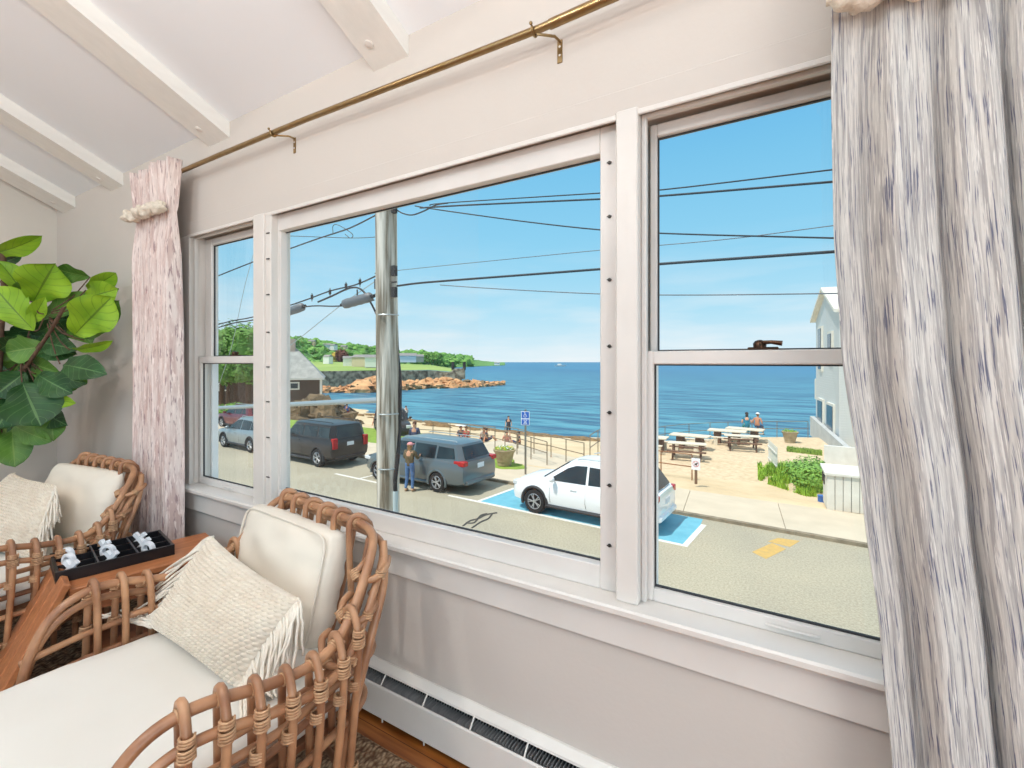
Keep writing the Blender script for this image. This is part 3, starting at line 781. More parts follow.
LEAVES = [  # base px, tip px, width px, depth, shade, tilt
 (-14,256,38,241,17,3.05,'Y',.5), (2,263,18,257,9,3.15,'D',0), (27,300,1,260,20,3.1,'Y',-.5), (33,302,53,266,38,2.95,'Y',.1),
 (90,277,55,270,19,3.05,'M',.6), (86,290,114,276,17,2.95,'Y',.4), (86,298,113,290,22,2.9,'Y',-.1), (73,336,109,299,36,2.85,'Y',.1),
 (84,340,114,303,24,2.93,'M',.3), (36,322,86,294,19,3.05,'M',.5), (34,331,-8,286,30,2.95,'Y',-.2), (30,328,42,300,13,3.0,'Y',.3),
 (24,332,-6,346,24,3.1,'D',.2), (30,336,60,322,17,3.1,'D',.4), (48,346,4,352,25,3.0,'M',.2), (40,342,71,348,20,2.98,'D',.1),
 (70,350,108,346,11,2.9,'Y',.8), (60,364,98,371,24,2.88,'D',.2), (36,352,72,352,20,2.97,'D',.5), (36,374,68,392,24,2.95,'D',.1),
 (20,388,66,404,17,3.0,'Y',.5), (22,382,40,424,42,2.9,'D',.0), (26,372,-6,396,30,2.95,'D',.1), (18,396,-4,428,30,2.95,'D',.2),
 (10,424,44,441,17,3.0,'M',.4), (52,408,52,440,20,3.02,'M',.3), (12,428,14,464,26,3.05,'M',.1), (-4,352,16,340,22,3.0,'D',.3),
 (16,364,30,346,22,3.1,'M',.4), (48,384,36,362,22,3.12,'D',.4), (56,374,80,384,14,3.0,'D',.6), (8,318,-6,300,26,3.12,'Y',.2),
 (2,368,-10,350,26,3.05,'M',.3), (26,360,52,372,20,3.05,'M',.5), (14,344,38,322,22,3.2,'D',.3), (62,338,84,318,20,3.1,'D',.4), (20,300,36,282,22,3.15,'M',.2),
 (2,400,24,414,26,3.1,'M',.4),(6,348,-14,372,30,3.2,'D',.2),(30,352,12,372,26,3.18,'M',.3),(44,392,30,372,24,3.16,'D',.2),(60,352,44,334,24,3.15,'D',.3),(14,410,34,436,26,3.16,'D',.3),(-6,410,10,440,28,3.14,'M',.2),(66,392,78,372,18,3.1,'M',.5),(70,322,90,340,20,3.1,'M',.3),(46,318,24,340,24,3.16,'D',.2),(4,440,-10,460,22,3.1,'D',.2),(54,300,74,316,20,3.1,'D',.3),(-2,310,20,296,22,3.2,'M',.3),(40,410,62,424,18,3.06,'D',.3),(-20,330,-40,300,30,3.0,'Y',.2),(-20,380,-44,390,30,3.0,'D',.2)]
def leaf(mb, base, tip, wd, tilt, rnd):
    ax = tip-base; L = ax.length; ax.normalize()
    toc = (Vector((0, CY, CZ))-(base+tip)/2).normalized()
    side = ax.cross(toc).normalized(); nr = side.cross(ax).normalized()
    q = Matrix.Rotation(tilt*.9*rnd.choice((-1, 1)), 3, ax); side = q @ side; nr = q @ nr
    sh = rnd.uniform(.8, 1.15); ph = rnd.uniform(0, 6)
    def f(u, v):
        wv = math.sin(PI*min(1, v*1.02+.0)**1.15)**.62*(.62+.5*v) if 0 < v < 1 else 0
        wv *= (1-.16*math.exp(-((v-.38)/.13)**2)); s = (u-.5)*2
        cup = .22*abs(s)*wd*wv*sh+.06*wd*math.sin(v*14+ph)*abs(s)**2
        droop = -.30*L*(v-.35)**2
        return base+ax*L*v+side*(s*wv*wd*.62)+nr*(cup+droop)
    mb.grid(f, 10, 14)
def ficus():
    t = thing('fiddle_leaf_fig', 'tall potted fiddle leaf fig tree in the left corner', 'plant', (-4.72, -.55, 0))
    rnd = random.Random(5); mbs = {'Y': MB(), 'M': MB(), 'D': MB()}
    st = MB(); tops = [Vector((-4.66, -.5, 1.35)), Vector((-4.4, -.42, 1.5)), Vector((-4.6, -.42, 1.9)), Vector((-4.2, -.35, 1.75))]
    st.tube(catmull([(-4.72, -.55, .22), (-4.66, -.5, .7), (-4.68, -.48, 1.1), (-4.6, -.48, 1.5), (-4.62, -.45, 1.95), (-4.66, -.45, 2.2)], 6), [.028]*10+[.024]*10+[.018]*11, 10)
    st.tube(catmull([(-4.66, -.49, 1.15), (-4.45, -.42, 1.35), (-4.2, -.35, 1.6), (-4.05, -.3, 1.8)], 6), [.018]*8+[.011]*11, 8)
    for b0, b1, c0, c1_, wd, dep, shd, tl in LEAVES:
        dep += .12
        base = D(b0, b1, dep+.05); tip = D(c0, c1_, dep-.04+rnd.uniform(-.04, .04))
        leaf(mbs[shd], base, tip, wd*dep/FPX*1.02, tl, rnd)
        tgt = min(tops, key=lambda q: (q-base).length)
        st.tube(catmull([base, base.lerp(tgt, .4)-Vector((0, 0, .03)), tgt.lerp(base, .15)], 4), .004, 6)
    for k, nm, mm in (('Y', 'young_foliage', M_lfY), ('M', 'green_foliage', M_lfM), ('D', 'dark_foliage', M_lfD)):
        mbs[k].build(nm, mm, t, ang=180, world=True)
    st.build('trunk', M_bark, t, ang=180, world=True)
    p = MB(); p.lathe([(.12, 0), (.15, .02), (.175, .2), (.18, .26), (.165, .26), (.155, .22), (.02, .22)], 28, M=Matrix.Translation((-4.72, -.55, .001)), cap=True)
    p.build('pot', mat('stoneware_pot', (196, 188, 176), .6, c2=(180, 170, 156), nscale=6), t, world=True)
ficus()
# ================= OUTSIDE: GROUND =================
ZG = -3.0; ZW = -5.85
def ST(x): return 10.35-.055*x
def asphalt():
    m, nt, b = newmat('asphalt')
    tc = nt.nodes.new('ShaderNodeTexCoord')
    n = nt.nodes.new('ShaderNodeTexNoise'); n.inputs['Scale'].default_value = 22; n.inputs['Detail'].default_value = 5; n.inputs['Roughness'].default_value = .8
    n2 = nt.nodes.new('ShaderNodeTexNoise'); n2.inputs['Scale'].default_value = .35; n2.inputs['Detail'].default_value = 4
    nt.links.new(tc.outputs['Object'], n.inputs['Vector']); nt.links.new(tc.outputs['Object'], n2.inputs['Vector'])
    r = nt.nodes.new('ShaderNodeValToRGB'); r.color_ramp.elements[0].position = .3; r.color_ramp.elements[1].position = .72
    r.color_ramp.elements[0].color = srgb(146, 140, 122); r.color_ramp.elements[1].color = srgb(204, 196, 174); nt.links.new(n.outputs['Fac'], r.inputs[0])
    r2 = nt.nodes.new('ShaderNodeValToRGB'); r2.color_ramp.elements[0].position = .35; r2.color_ramp.elements[1].position = .65
    r2.color_ramp.elements[0].color = (.86, .86, .86, 1); r2.color_ramp.elements[1].color = (1, .99, .96, 1); nt.links.new(n2.outputs['Fac'], r2.inputs[0])
    mx = nt.nodes.new('ShaderNodeMix'); mx.data_type = 'RGBA'; mx.blend_type = 'MULTIPLY'; mx.inputs[0].default_value = 1
    nt.links.new(r.outputs[0], mx.inputs[6]); nt.links.new(r2.outputs[0], mx.inputs[7])
    nt.links.new(mx.outputs[2], b.inputs['Base Color']); b.inputs['Roughness'].default_value = .9
    return m
M_asph = asphalt()
M_conc = mat('pale_concrete', (212, 199, 176), .9, c2=(200, 187, 164), nscale=1.5, amt=.2, bump=.2, bscale=20)
M_curb = mat('granite_curb', (160, 148, 126), .9, c2=(120, 110, 92), nscale=4, amt=.3)
M_sand = mat('beach_sand', (226, 206, 170), .95, c2=(202, 178, 140), nscale=.5, amt=.2, bump=.6, bscale=3, bdist=.1, detail=8)
M_grav = mat('pebble_ground', (228, 208, 174), .95, c2=(196, 172, 138), nscale=5, amt=.1, bump=.6, bscale=16, bdist=.04, detail=8)
M_grass = mat('grass', (150, 176, 70), .9, c2=(112, 144, 48), nscale=3, amt=.3, bump=.6, bscale=30, bdist=.05)
M_blue = mat('blue_parking_paint', (98, 170, 192), .8, c2=(118, 186, 204), nscale=3, amt=.2, bump=.2, bscale=60)
M_line = mat('white_road_paint', (238, 236, 228), .8, c2=(214, 210, 200), nscale=9, amt=.3)
M_yel = mat('worn_yellow_paint', (214, 176, 96), .85, c2=(190, 160, 104), nscale=9, amt=.1)
M_crack = mat('tar_crack_sealer', (86, 84, 80), .8)
def struct(o): return tag(o, kind='structure')
m = MB(); xs = [-150, -60, -20, 0, 30]
top = [(x, ST(x)+2.32) for x in xs]
m.prism([(-150, .3), (30, .3)]+list(reversed(top)), ZG-.4, ZG); struct(m.build('street', M_asph, keep=True))
m = MB()
for x0 in range(-60, 26, 3):
    x1 = x0+2.995; m.prism([(x0, ST(x0)+2.32), (x1, ST(x1)+2.32), (x1, ST(x1)+2.47), (x0, ST(x0)+2.47)], ZG-.3, ZG+.085+.004*math.sin(x0*7))
struct(m.build('curb', M_curb, keep=True, ang=20))
m = MB()
for k, x0 in enumerate([-60+2.6*i for i in range(33)]):
    x1 = x0+2.585; m.prism([(x0, ST(x0)+2.47), (x1, ST(x1)+2.47), (x1-.25, ST(x1)+5.0+.12*math.sin(x1)), (x0-.25, ST(x0)+5.0+.12*math.sin(x0))], ZG-.3, ZG+.082+.002*(k % 2))
struct(m.build('sidewalk', M_conc, keep=True, ang=20))

# beach
def yshore(x):
    T = [(-150, 40), (-95, 47), (-66, 50), (-48, 44.5), (-44, 43.2), (-32, 41.2), (-19.6, 40.1), (-10.5, 42.2), (0, 47), (30, 60)]
    if x <= T[0][0]: return T[0][1]
    for (a, b), (c, d) in zip(T, T[1:]):
        if x <= c: return b+(d-b)*(x-a)/(c-a)
    return T[-1][1]
def beachz(x, y):
    y0 = ST(x)+4.8; ys = yshore(x)
    t = (y-y0)/(ys-y0)
    z = ZG+.03+(ZW-ZG)*max(0, t)**(1.1 if t < 1 else 1)
    z += .16*fbm(x*.12, y*.2, 1)*min(1, max(0, t*3))
    if x < -46:
        k = min(1, (-46-x)/4)*max(0, min(1, (ys-4-y)/3)); z = z*(1-k)+(-3.5)*k
    return z
m = MB()
def bf(u, v):
    x = 30-180*u; y = ST(x)+4.4+(62-ST(x)-4.4)*v*.999; y = ST(x)+4.4+(yshore(x)+14-ST(x)-4.4)*v
    return (x, y, beachz(x, y))
m.grid(bf, 260, 90); struct(m.build('beach', M_sand, keep=True, ang=180))
# wrack line of seaweed & pebbles near the water
M_weed = mat('dried_seaweed', (112, 84, 56), .95, c2=(150, 122, 80), nscale=3, amt=.2)
rnd = random.Random(3); m = MB()
for k in range(420):
    x = rnd.uniform(-48, -8); y = yshore(x)-1.2-rnd.random()**2*5
    if noise.noise(Vector((x*.22, y*.5, 4))) < -.05: continue
    z = beachz(x, y); r = rnd.uniform(.10, .5)
    m.ball((x, y, z), r, 7, 4, (1.9, .9, .42), jit=.6, seed=k)
tag(m.build('seaweed_drift', M_weed, keep=True, ang=180), 'brown drift of dried seaweed strewn along the tide line', 'seaweed', kind='stuff')

# sea
def seamat():
    m, nt, b = newmat('sea_water')
    tc = nt.nodes.new('ShaderNodeTexCoord'); mp = nt.nodes.new('ShaderNodeMapping')
    mp.inputs['Rotation'].default_value = (0, 0, R_(-31)); mp.inputs['Scale'].default_value = (.09, .42, 1)
    nt.links.new(tc.outputs['Object'], mp.inputs[0])
    n = nt.nodes.new('ShaderNodeTexNoise'); n.inputs['Scale'].default_value = 1; n.inputs['Detail'].default_value = 7; n.inputs['Roughness'].default_value = .62
    nt.links.new(mp.outputs[0], n.inputs['Vector'])
    r = nt.nodes.new('ShaderNodeValToRGB'); r.color_ramp.elements[0].position = .41; r.color_ramp.elements[1].position = .60
    r.color_ramp.elements[0].color = srgb(26, 84, 116); r.color_ramp.elements[1].color = srgb(80, 148, 166)
    nt.links.new(n.outputs['Fac'], r.inputs[0])
    mp2 = nt.nodes.new('ShaderNodeMapping'); mp2.inputs['Rotation'].default_value = (0, 0, R_(-31)); mp2.inputs['Scale'].default_value = (.006, .012, 1)
    nt.links.new(tc.outputs['Object'], mp2.inputs[0])
    n2 = nt.nodes.new('ShaderNodeTexNoise'); n2.inputs['Scale'].default_value = 1; n2.inputs['Detail'].default_value = 3; nt.links.new(mp2.outputs[0], n2.inputs['Vector'])
    # base colour blends to a deeper blue further out
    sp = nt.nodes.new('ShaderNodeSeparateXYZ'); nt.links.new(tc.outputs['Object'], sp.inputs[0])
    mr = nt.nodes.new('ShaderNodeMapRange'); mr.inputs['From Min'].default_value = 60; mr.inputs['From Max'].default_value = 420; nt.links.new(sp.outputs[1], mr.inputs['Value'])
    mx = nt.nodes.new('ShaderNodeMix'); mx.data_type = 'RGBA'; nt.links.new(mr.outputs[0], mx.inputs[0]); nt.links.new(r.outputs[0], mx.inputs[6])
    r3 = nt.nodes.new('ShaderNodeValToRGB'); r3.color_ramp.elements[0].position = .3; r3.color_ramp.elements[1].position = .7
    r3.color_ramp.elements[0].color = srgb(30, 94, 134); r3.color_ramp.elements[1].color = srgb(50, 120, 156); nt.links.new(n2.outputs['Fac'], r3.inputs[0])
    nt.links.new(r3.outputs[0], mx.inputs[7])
    nt.links.new(mx.outputs[2], b.inputs['Base Color']); b.inputs['Roughness'].default_value = .35; b.inputs['IOR'].default_value = 1.33
    b.inputs['Specular IOR Level'].default_value = .35
    mp3 = nt.nodes.new('ShaderNodeMapping'); mp3.inputs['Rotation'].default_value = (0, 0, R_(-31)); mp3.inputs['Scale'].default_value = (.25, .8, 1); nt.links.new(tc.outputs['Object'], mp3.inputs[0])
    n3 = nt.nodes.new('ShaderNodeTexNoise'); n3.inputs['Scale'].default_value = 1; n3.inputs['Detail'].default_value = 5; nt.links.new(mp3.outputs[0], n3.inputs['Vector'])
    bp = nt.nodes.new('ShaderNodeBump'); bp.inputs['Strength'].default_value = .7; bp.inputs['Distance'].default_value = .6
    nt.links.new(n3.outputs['Fac'], bp.inputs['Height']); nt.links.new(bp.outputs[0], b.inputs['Normal'])
    return m
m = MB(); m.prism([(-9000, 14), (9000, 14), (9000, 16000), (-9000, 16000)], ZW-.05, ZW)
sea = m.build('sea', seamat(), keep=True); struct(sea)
M_foam = mat('sea_foam', (244, 246, 246), .9, c2=(226, 236, 238), nscale=2)
m = MB()
def foam(u, v):
    x = -50+44*u; return (x, yshore(x)-1.1+.35*math.sin(x*.7)+.25*math.sin(x*1.9)+v*(.7+.4*math.sin(x*1.3)), ZW+.07+.0*v)
m.grid(foam, 120, 2); tag(m.build('surf_foam', M_foam, keep=True, solid=.04), 'white line of foam where the waves meet the sand', 'surf', kind='stuff')

# patio of pebbles on the right with its retaining wall
edge = [G(*q, -3.25) for q in ((636, 452), (652, 446), (668, 442.5), (690, 440), (715, 438.5), (741, 437.5), (780, 437), (817, 437.5))]
ZP = -3.25
poly = [(-4.2, ST(-4)+5.0), (-7.0, ST(-7)+5.4)]+[(p.x, p.y) for p in edge]+[(4, edge[-1].y), (14, edge[-1].y-2), (14, ST(14)+4.6)]
m = MB(); m.prism(list(reversed(poly)), -6.6, ZP); struct(m.build('pebble_patio', M_grav, keep=True, ang=20))
m = MB()
poly2 = [(-4.4, ST(-4)+4.9), (-4.4, ST(-4)+5.6), (0, ST(0)+6.6), (3, ST(3)+7.5), (14, ST(14)+7), (14, ST(14)+4.9)]
vs = [(x, y, ZG+.06 if i in (0, 5) else ZP+.01) for i, (x, y) in enumerate(poly2)]
m.add(vs+[(v[0], v[1], -4) for v in vs], [tuple(range(6)), tuple(range(11, 5, -1))]+[(i, (i+1) % 6, 6+(i+1) % 6, 6+i) for i in range(6)])
struct(m.build('pebble_verge', M_grav, keep=True, ang=30))
M_seawall = mat('sea_wall_concrete', (150, 144, 134), .9, c2=(118, 112, 104), nscale=2, amt=.3)

# ramp and path to the beach, left of the white car
rampA = [G(*q, -3.2) for q in ((480, 462), (560, 478), (600, 460), (520, 444))]
m = MB(); m.prism([(-15.5, ST(-15)+4.9), (-8.2, ST(-8)+4.9), (-8.0, 18.6), (-14.5, 21.2)], -4.5, -3.02); struct(m.build('boardwalk_ramp', M_conc, keep=True))
def patch(name, pts, z, m_, label, cat, th=.03, jit=0):
    m = MB(); m.prism([(p[0], p[1]) for p in pts], z-th, z); return tag(m.build(name, m_, keep=True), label, cat)
def blobpatch(cx, cy, rx, ry, seed, n=18):
    out = []
    for i in range(n):
        a = 2*PI*i/n; k = 1+.3*noise.noise(Vector((math.cos(a)*1.5+seed, math.sin(a)*1.5, seed)))
        out.append((cx+rx*k*math.cos(a), cy+ry*k*math.sin(a)))
    return out
# grass blades helper (countless)
def grassfield(name, poly_fn, n, hh, m_, label, cat, seed):
    rnd = random.Random(seed); m = MB()
    for i in range(n):
        p = poly_fn(rnd)
        if p is None: continue
        x, y, z = p; h = hh*rnd.uniform(.5, 1.3); a = rnd.uniform(0, PI*2); l = rnd.uniform(.1, .5)*h
        w_ = rnd.uniform(.015, .03)*max(1, hh*3)
        d = Vector((math.cos(a), math.sin(a), 0)); sdv = Vector((-d.y, d.x, 0))*w_
        b = Vector((x, y, z)); t1 = b+d*l*.4+Vector((0, 0, h*.6)); t2 = b+d*l+Vector((0, 0, h))
        m.add([b-sdv, b+sdv, t1+sdv*.7, t1-sdv*.7, t2], [(0, 1, 2, 3), (3, 2, 4)])
    return tag(m.build(name, m_, keep=True, ang=180), label, cat, kind='stuff')
M_blade = mat('grass_blades', (160, 184, 66), .8, c2=(112, 148, 44), nscale=.8, amt=.2)
M_blade2 = mat('tall_weed_blades', (158, 196, 60), .8, c2=(110, 156, 44), nscale=1.2, amt=.2)
g1 = [G(*q, -3.0) for q in ((384, 446), (366, 446), (368, 430), (384, 431))]
patch('lawn', [(-40, ST(-40)+5.0), (-17.5, ST(-17)+5.0), (-19.5, 20.5), (-42, 20.5)], ZG+.05, M_grass, 'sunlit strip of lawn behind the black parked car', 'lawn', .3)

# road markings
def mark(name, pts, m_, label, cat, z=.006):
    m = MB(); m.prism([(p[0], p[1]) for p in pts], ZG, ZG+z); return tag(m.build(name, m_, keep=True), label, cat)
xa, xb = -8.70, -2.33
mark('parking_bay_paint', [(xa, ST(xa)+.05), (xb, ST(xb)+.05), (xb+.12, ST(xb)+1.75), (xb+.1, ST(xb)+2.28), (xa+.25, ST(xa)+2.28)], M_blue, 'blue painted accessible parking bay under the white car', 'road marking', .003)
mark('bay_line', [(xa-1.2, ST(xa-1.2)-.05), (xb+.12, ST(xb)-.05), (xb+.12, ST(xb)+.07), (xa-1.2, ST(xa-1.2)+.07)], M_line, 'long white line along the road side of the blue parking bay', 'road marking')
mark('bay_line', [(xb-.02, ST(xb)), (xb+.12, ST(xb)), (xb+.27, ST(xb)+1.8), (xb+.13, ST(xb)+1.8)], M_line, 'short white line closing the right end of the blue bay', 'road marking', .008)
mark('bay_line', [(xa-.02, ST(xa)), (xa+.1, ST(xa)), (xa+.33, ST(xa)+2.2), (xa+.2, ST(xa)+2.2)], M_line, 'white line at the left end of the blue bay behind the grey minivan', 'road marking', .008)
a_ = G(337, 474, ZG); mark('bay_line', [(a_.x-.1, a_.y-.06), (a_.x+2.6, a_.y-.2), (a_.x+2.6, a_.y-.08), (a_.x-.1, a_.y+.06)], M_line, 'white parking line on the road between black car and utility pole', 'road marking')
mark('bay_line', [(a_.x+1.3, a_.y-.1), (a_.x+1.42, a_.y-.1), (a_.x+1.6, a_.y+2.1), (a_.x+1.45, a_.y+2.1)], M_line, 'white bay divider running towards the curb behind the black car', 'road marking', .008)
for i, (p, q, r_, s_) in enumerate((((752, 552), (766, 559), (786, 549), (772, 543)), ((768, 541.5), (790, 547), (800, 541), (778, 538)))):
    pp = [G(*k, ZG) for k in (p, q, r_, s_)]
    mark('worn_road_letter', pp, M_yel, ['nearer patch of worn yellow lettering on the road by the curb', 'farther patch of worn yellow lettering touching the curb'][i], 'road marking', .004)
m = MB(); c0 = G(478, 512, ZG)
for k, pl in enumerate((((463, 526), (470, 521), (478, 519), (486, 515), (497, 513)), ((472, 528), (481, 522), (488, 519), (492, 514)), ((466, 523), (474, 523), (480, 516), (487, 514)))):
    pts = [G(*q, ZG+.004) for q in pl]; m.tube(catmull(pts, 3), .03, 4)
tag(m.build('sealed_road_crack', M_crack, keep=True), 'dark wandering crack in the road in front of the grey minivan', 'crack')
m = MB(); pts = [G(*q, ZG+.003) for q in ((260, 494), (300, 489), (340, 499), (380, 505))]; 

# ================= UTILITY POLE AND WIRES =================
M_pole = mat('weathered_pole_wood', (228, 220, 206), .9, c2=(128, 116, 98), nscale=1.6, amt=.62, stretch=(9, 9, .5), bump=.9, bscale=6, detail=7, bdist=.03)
M_wire = mat('black_cable', (44, 46, 52), .6)
M_wire2 = mat('grey_cable', (110, 116, 124), .5)
M_galv = mat('galvanised_metal', (176, 184, 186), .4, .6)
M_dk = mat('dark_rubber', (40, 40, 42), .7)
pp_ = D(388, 362, 7.6)
PX, PY = pp_.x, pp_.y
pole = thing('utility_pole', 'weathered grey wooden utility pole standing in front of the middle window', 'utility pole', (PX, PY, ZG))
m = MB()
def polef(u, v):
    z = ZG+11.0*v; r = .180-.012*v; lx = .03-.115*v; a = 2*PI*u
    r *= 1+.025*noise.noise(Vector((math.cos(a)*3, math.sin(a)*3, z*.25)))+.012*noise.noise(Vector((math.cos(a)*9, math.sin(a)*9, z*.4)))
    return (PX+lx+r*math.cos(a), PY+r*math.sin(a), z)
m.grid(polef, 32, 80, closeu=True); m.build('post', M_pole, pole, world=True, ang=180)
cdir = Vector((.92, -.20, 0)).normalized()
m = MB(); cc = Vector((PX, PY, 0))+cdir*.215
m.tube([(cc.x, cc.y, ZG), (cc.x, cc.y, -.6)], .04, 10); m.build('conduit', mat('grey_conduit', (190, 204, 206), .5), pole, world=True)
m = MB(); cc2 = Vector((PX, PY, 0))+Vector((.80, .50, 0)).normalized()*.205
m.tube(catmull([(cc.x, cc.y, -.64), (cc.x, cc.y, -.4), (cc.x-.01, cc.y+.06, -.1), (cc2.x-.03, cc2.y, .4), (cc2.x-.02, cc2.y, .9), (cc2.x-.06, cc2.y+.04, 1.2), (PX-.02, PY+.22, 1.7), (PX-.04, PY+.20, 2.7)], 5), .032, 8); m.build('riser_cable', M_dk, pole, world=True)
for z in (-.25, .62, 2.2):
    m = MB(); m.tube([(PX+.195*math.cos(a), PY+.195*math.sin(a), z) for a in [-1.6+1.8*i/8 for i in range(9)]], .012, 6); m.build('strap', M_galv, pole, world=True)
m = MB()
for (z, s) in ((2.56, 1), (2.9, 1), (2.72, -1), (3.9, 1)):
    m.box((PX+s*.19, PY-.05, z), (.07, .07, .16)); m.bar((PX-.24, PY-.05, z), (PX+.24, PY-.05, z), .012)
m.build('cable_bracket', M_dk, pole, world=True)
# metal brace pipe reaching left
pb = MB(); A_ = P(380, 400, PY-.1); B_ = P(216, 408, PY-.1+1.2)
pb.tube([A_, A_.lerp(B_, .5), B_, B_.lerp(A_, -.6)], .045, 12)
o = pb.build('span_pipe', M_galv, None, keep=True); tag(o, 'horizontal grey metal pipe running left from the utility pole', 'pipe')
def wire(name, px, label, r=.011, y=None, m_=None, ext=True, cat='cable', group=None, sag=0):
    y = PY if y is None else y
    pts = [P(a, b, y) for a, b in px]
    if ext: pts = pts+[pts[-1]+(pts[-1]-pts[-2])*1.5]
    mb = MB(); mb.tube(catmull(pts, 4), r, 6)
    return tag(mb.build(name, m_ or M_wire, keep=True, ang=180), label, cat, group)
wire('overhead_cable', [(397, 286), (420, 283), (470, 279), (602, 269), (660, 264), (830, 252)], 'thick black cable leaving the pole rightwards at middle height', .016)
wire('overhead_cable', [(440, 285), (500, 289), (602, 294), (700, 295), (830, 293.5)], 'thin grey cable, lowest of those crossing the sky right of the pole', .007, m_=M_wire2)
wire('overhead_cable', [(397, 270.5), (440, 266), (520, 258), (602, 250), (720, 240), (830, 226)], 'faint thin grey cable crossing between the thick cables right of the pole', .005, m_=M_wire2)
wire('overhead_cable', [(420, 208), (470, 205), (602, 199), (660, 196), (830, 182)], 'dark cable, lower of the close pair near the top of the windows', .012)
wire('overhead_cable', [(430, 206), (445, 203), (602, 193), (660, 190), (830, 170)], 'dark cable, topmost of all crossing the right window', .008)
wire('overhead_cable', [(415, 206), (440, 210), (520, 221), (602, 230), (680, 234), (830, 238)], 'dark cable that slopes down to the right below the top pair', .009)
wire('cable_loop', [(394, 208), (402, 213), (412, 215), (424, 211), (436, 205), (448, 203)], 'slack dark cable loop hanging right of the pole top', .011, ext=False)
wire('overhead_cable', [(376, 215), (350, 228), (320, 238), (289, 249), (253, 262), (200, 283), (120, 314)], 'dark cable sloping down left from the pole top', .012)
wire('overhead_cable', [(376, 237), (350, 238), (289, 236), (250, 236), (200, 238)], 'thin level cable left of the pole below its top', .006)
wire('overhead_cable', [(376, 276), (355, 285), (330, 291), (300, 302), (253, 317), (220, 324), (150, 348)], 'dark cable descending left from the pole, carrying clips', .012)
wire('overhead_cable', [(374, 300), (340, 306), (312, 306), (289, 310), (253, 320), (220, 327), (150, 355)], 'lower black cable that joins the splice boxes left of the pole', .013)
wire('guy_wire', [(380, 278), (340, 306), (300, 338), (288, 347)], 'pale straight guy wire slanting from pole down to the left', .007, m_=M_galv, ext=False)
wire('guy_wire', [(262, 225), (245, 285), (232, 345), (219, 385), (205, 430)], 'pale guy wire crossing the left window steeply', .007, m_=M_galv, ext=False, y=PY+1)
wire('cable_loop', [(333, 233), (333, 226), (338, 225), (350, 232), (353, 236), (350, 238), (345, 234)], 'small curled loop of black cable beside the pole top', .006, ext=False)
wire('cable_loop', [(378, 318), (372, 305), (362, 290), (350, 288), (332, 296), (318, 302)], 'curved black cable bending from the pole towards the splice boxes', .016, ext=False)
# splice enclosures
def splice(px0, px1, r, label):
    a, b = P(*px0, PY-.05), P(*px1, PY-.05); ax = (b-a).normalized()
    t = thing('splice_box', label, 'cable box', (a+b)/2, 0, 'cable splice boxes')
    m = MB(); n = 8; pts = [a+(b-a)*(i/n) for i in range(n+1)]
    m.tube([a-ax*.04]+pts+[b+ax*.04], [r*.5]+[r*1.0 if i % 2 else r*.93 for i in range(n+1)]+[r*.5], 14); m.build('housing', mat('grey_housing', (104, 108, 112), .5), t, world=True)
    m = MB(); 
    for k in (a-ax*.05, b+ax*.05): m.tube([k-ax*.05, k+ax*.05], r*.35, 8)
    m.tube([(a+b)/2+Vector((0, 0, r)), (a+b)/2+Vector((0, 0, r+.10))], .012, 6); m.build('fitting', M_dk, t, world=True)
splice((262, 321), (302, 307), .082, 'round grey cable splice box at the left edge of middle window')
splice((345, 304), (370, 297), .085, 'dark ribbed cable splice box just left of the utility pole')
for i, (a, b, where) in enumerate(((312, 297, 'leftmost'), (330, 292, 'second from left'), (346, 286, 'third from left'), (360, 282, 'nearest the pole'))):
    q = P(a, b, PY); m = MB(); m.box(q, (.05, .03, .09), bevel=.008); m.tube([q+Vector((0, 0, -.08)), q+Vector((0, 0, .07))], .007, 6)
    tag(m.build('cable_clip', M_dk, keep=True), 'small dark clip on the cable left of the pole, '+where, 'cable clip', 'clips on the left cable')

# ================= SIGNS, PLANTERS, RAILINGS =================
M_post = mat('steel_post', (128, 124, 112), .6, .3)
M_rail = mat('weathered_rail_metal', (122, 108, 90), .6, .2, c2=(150, 132, 108), nscale=4, amt=.2)
M_railR = mat('rusty_rail_metal', (150, 104, 70), .7, .2)
M_signB = mat('sign_blue', (20, 96, 190), .5); M_signW = mat('sign_white', (244, 244, 246), .5)
sp_ = G(525.5, 474, ZG+.11)
hs = thing('accessible_parking_sign', 'blue and white wheelchair parking sign on a thin steel post', 'road sign', sp_)
toC = math.atan2(CY-sp_.y, -sp_.x)+PI/2
Ms = Matrix.Rotation(R_(18), 4, 'Z')
m = MB(); m.box((0, 0, 1.25), (.07, .05, 2.5), M=Ms); m.build('post', M_post, hs)
m = MB(); m.box((0, -.03, 2.16), (.33, .012, .53), M=Ms, bevel=.004); pl = m.build('sign_panel', M_signW, hs)
m = MB(); m.box((0, -.038, 2.285), (.29, .004, .245), M=Ms); m.box((0, -.038, 2.02), (.29, .004, .21), M=Ms); m.build('blue_field', M_signB, pl)
m = MB()
yy = -.042
m.ball((-.02, yy, 2.375), .018, 8, 6, M=Ms)
m.tube([(-.02, yy, 2.35), (-.015, yy, 2.29), (.03, yy, 2.29), (.05, yy, 2.235), (.065, yy, 2.235)], .011, 5, M=Ms)
m.tube([(-.018, yy, 2.325), (.03, yy, 2.32)], .008, 5, M=Ms)
m.tube([(-.045+.0, yy, 2.31)]+[(-.01+.05*math.cos(a), yy, 2.255+.05*math.sin(a)) for a in [PI*.75+PI*1.05*i/10 for i in range(11)]], .008, 5, M=Ms)
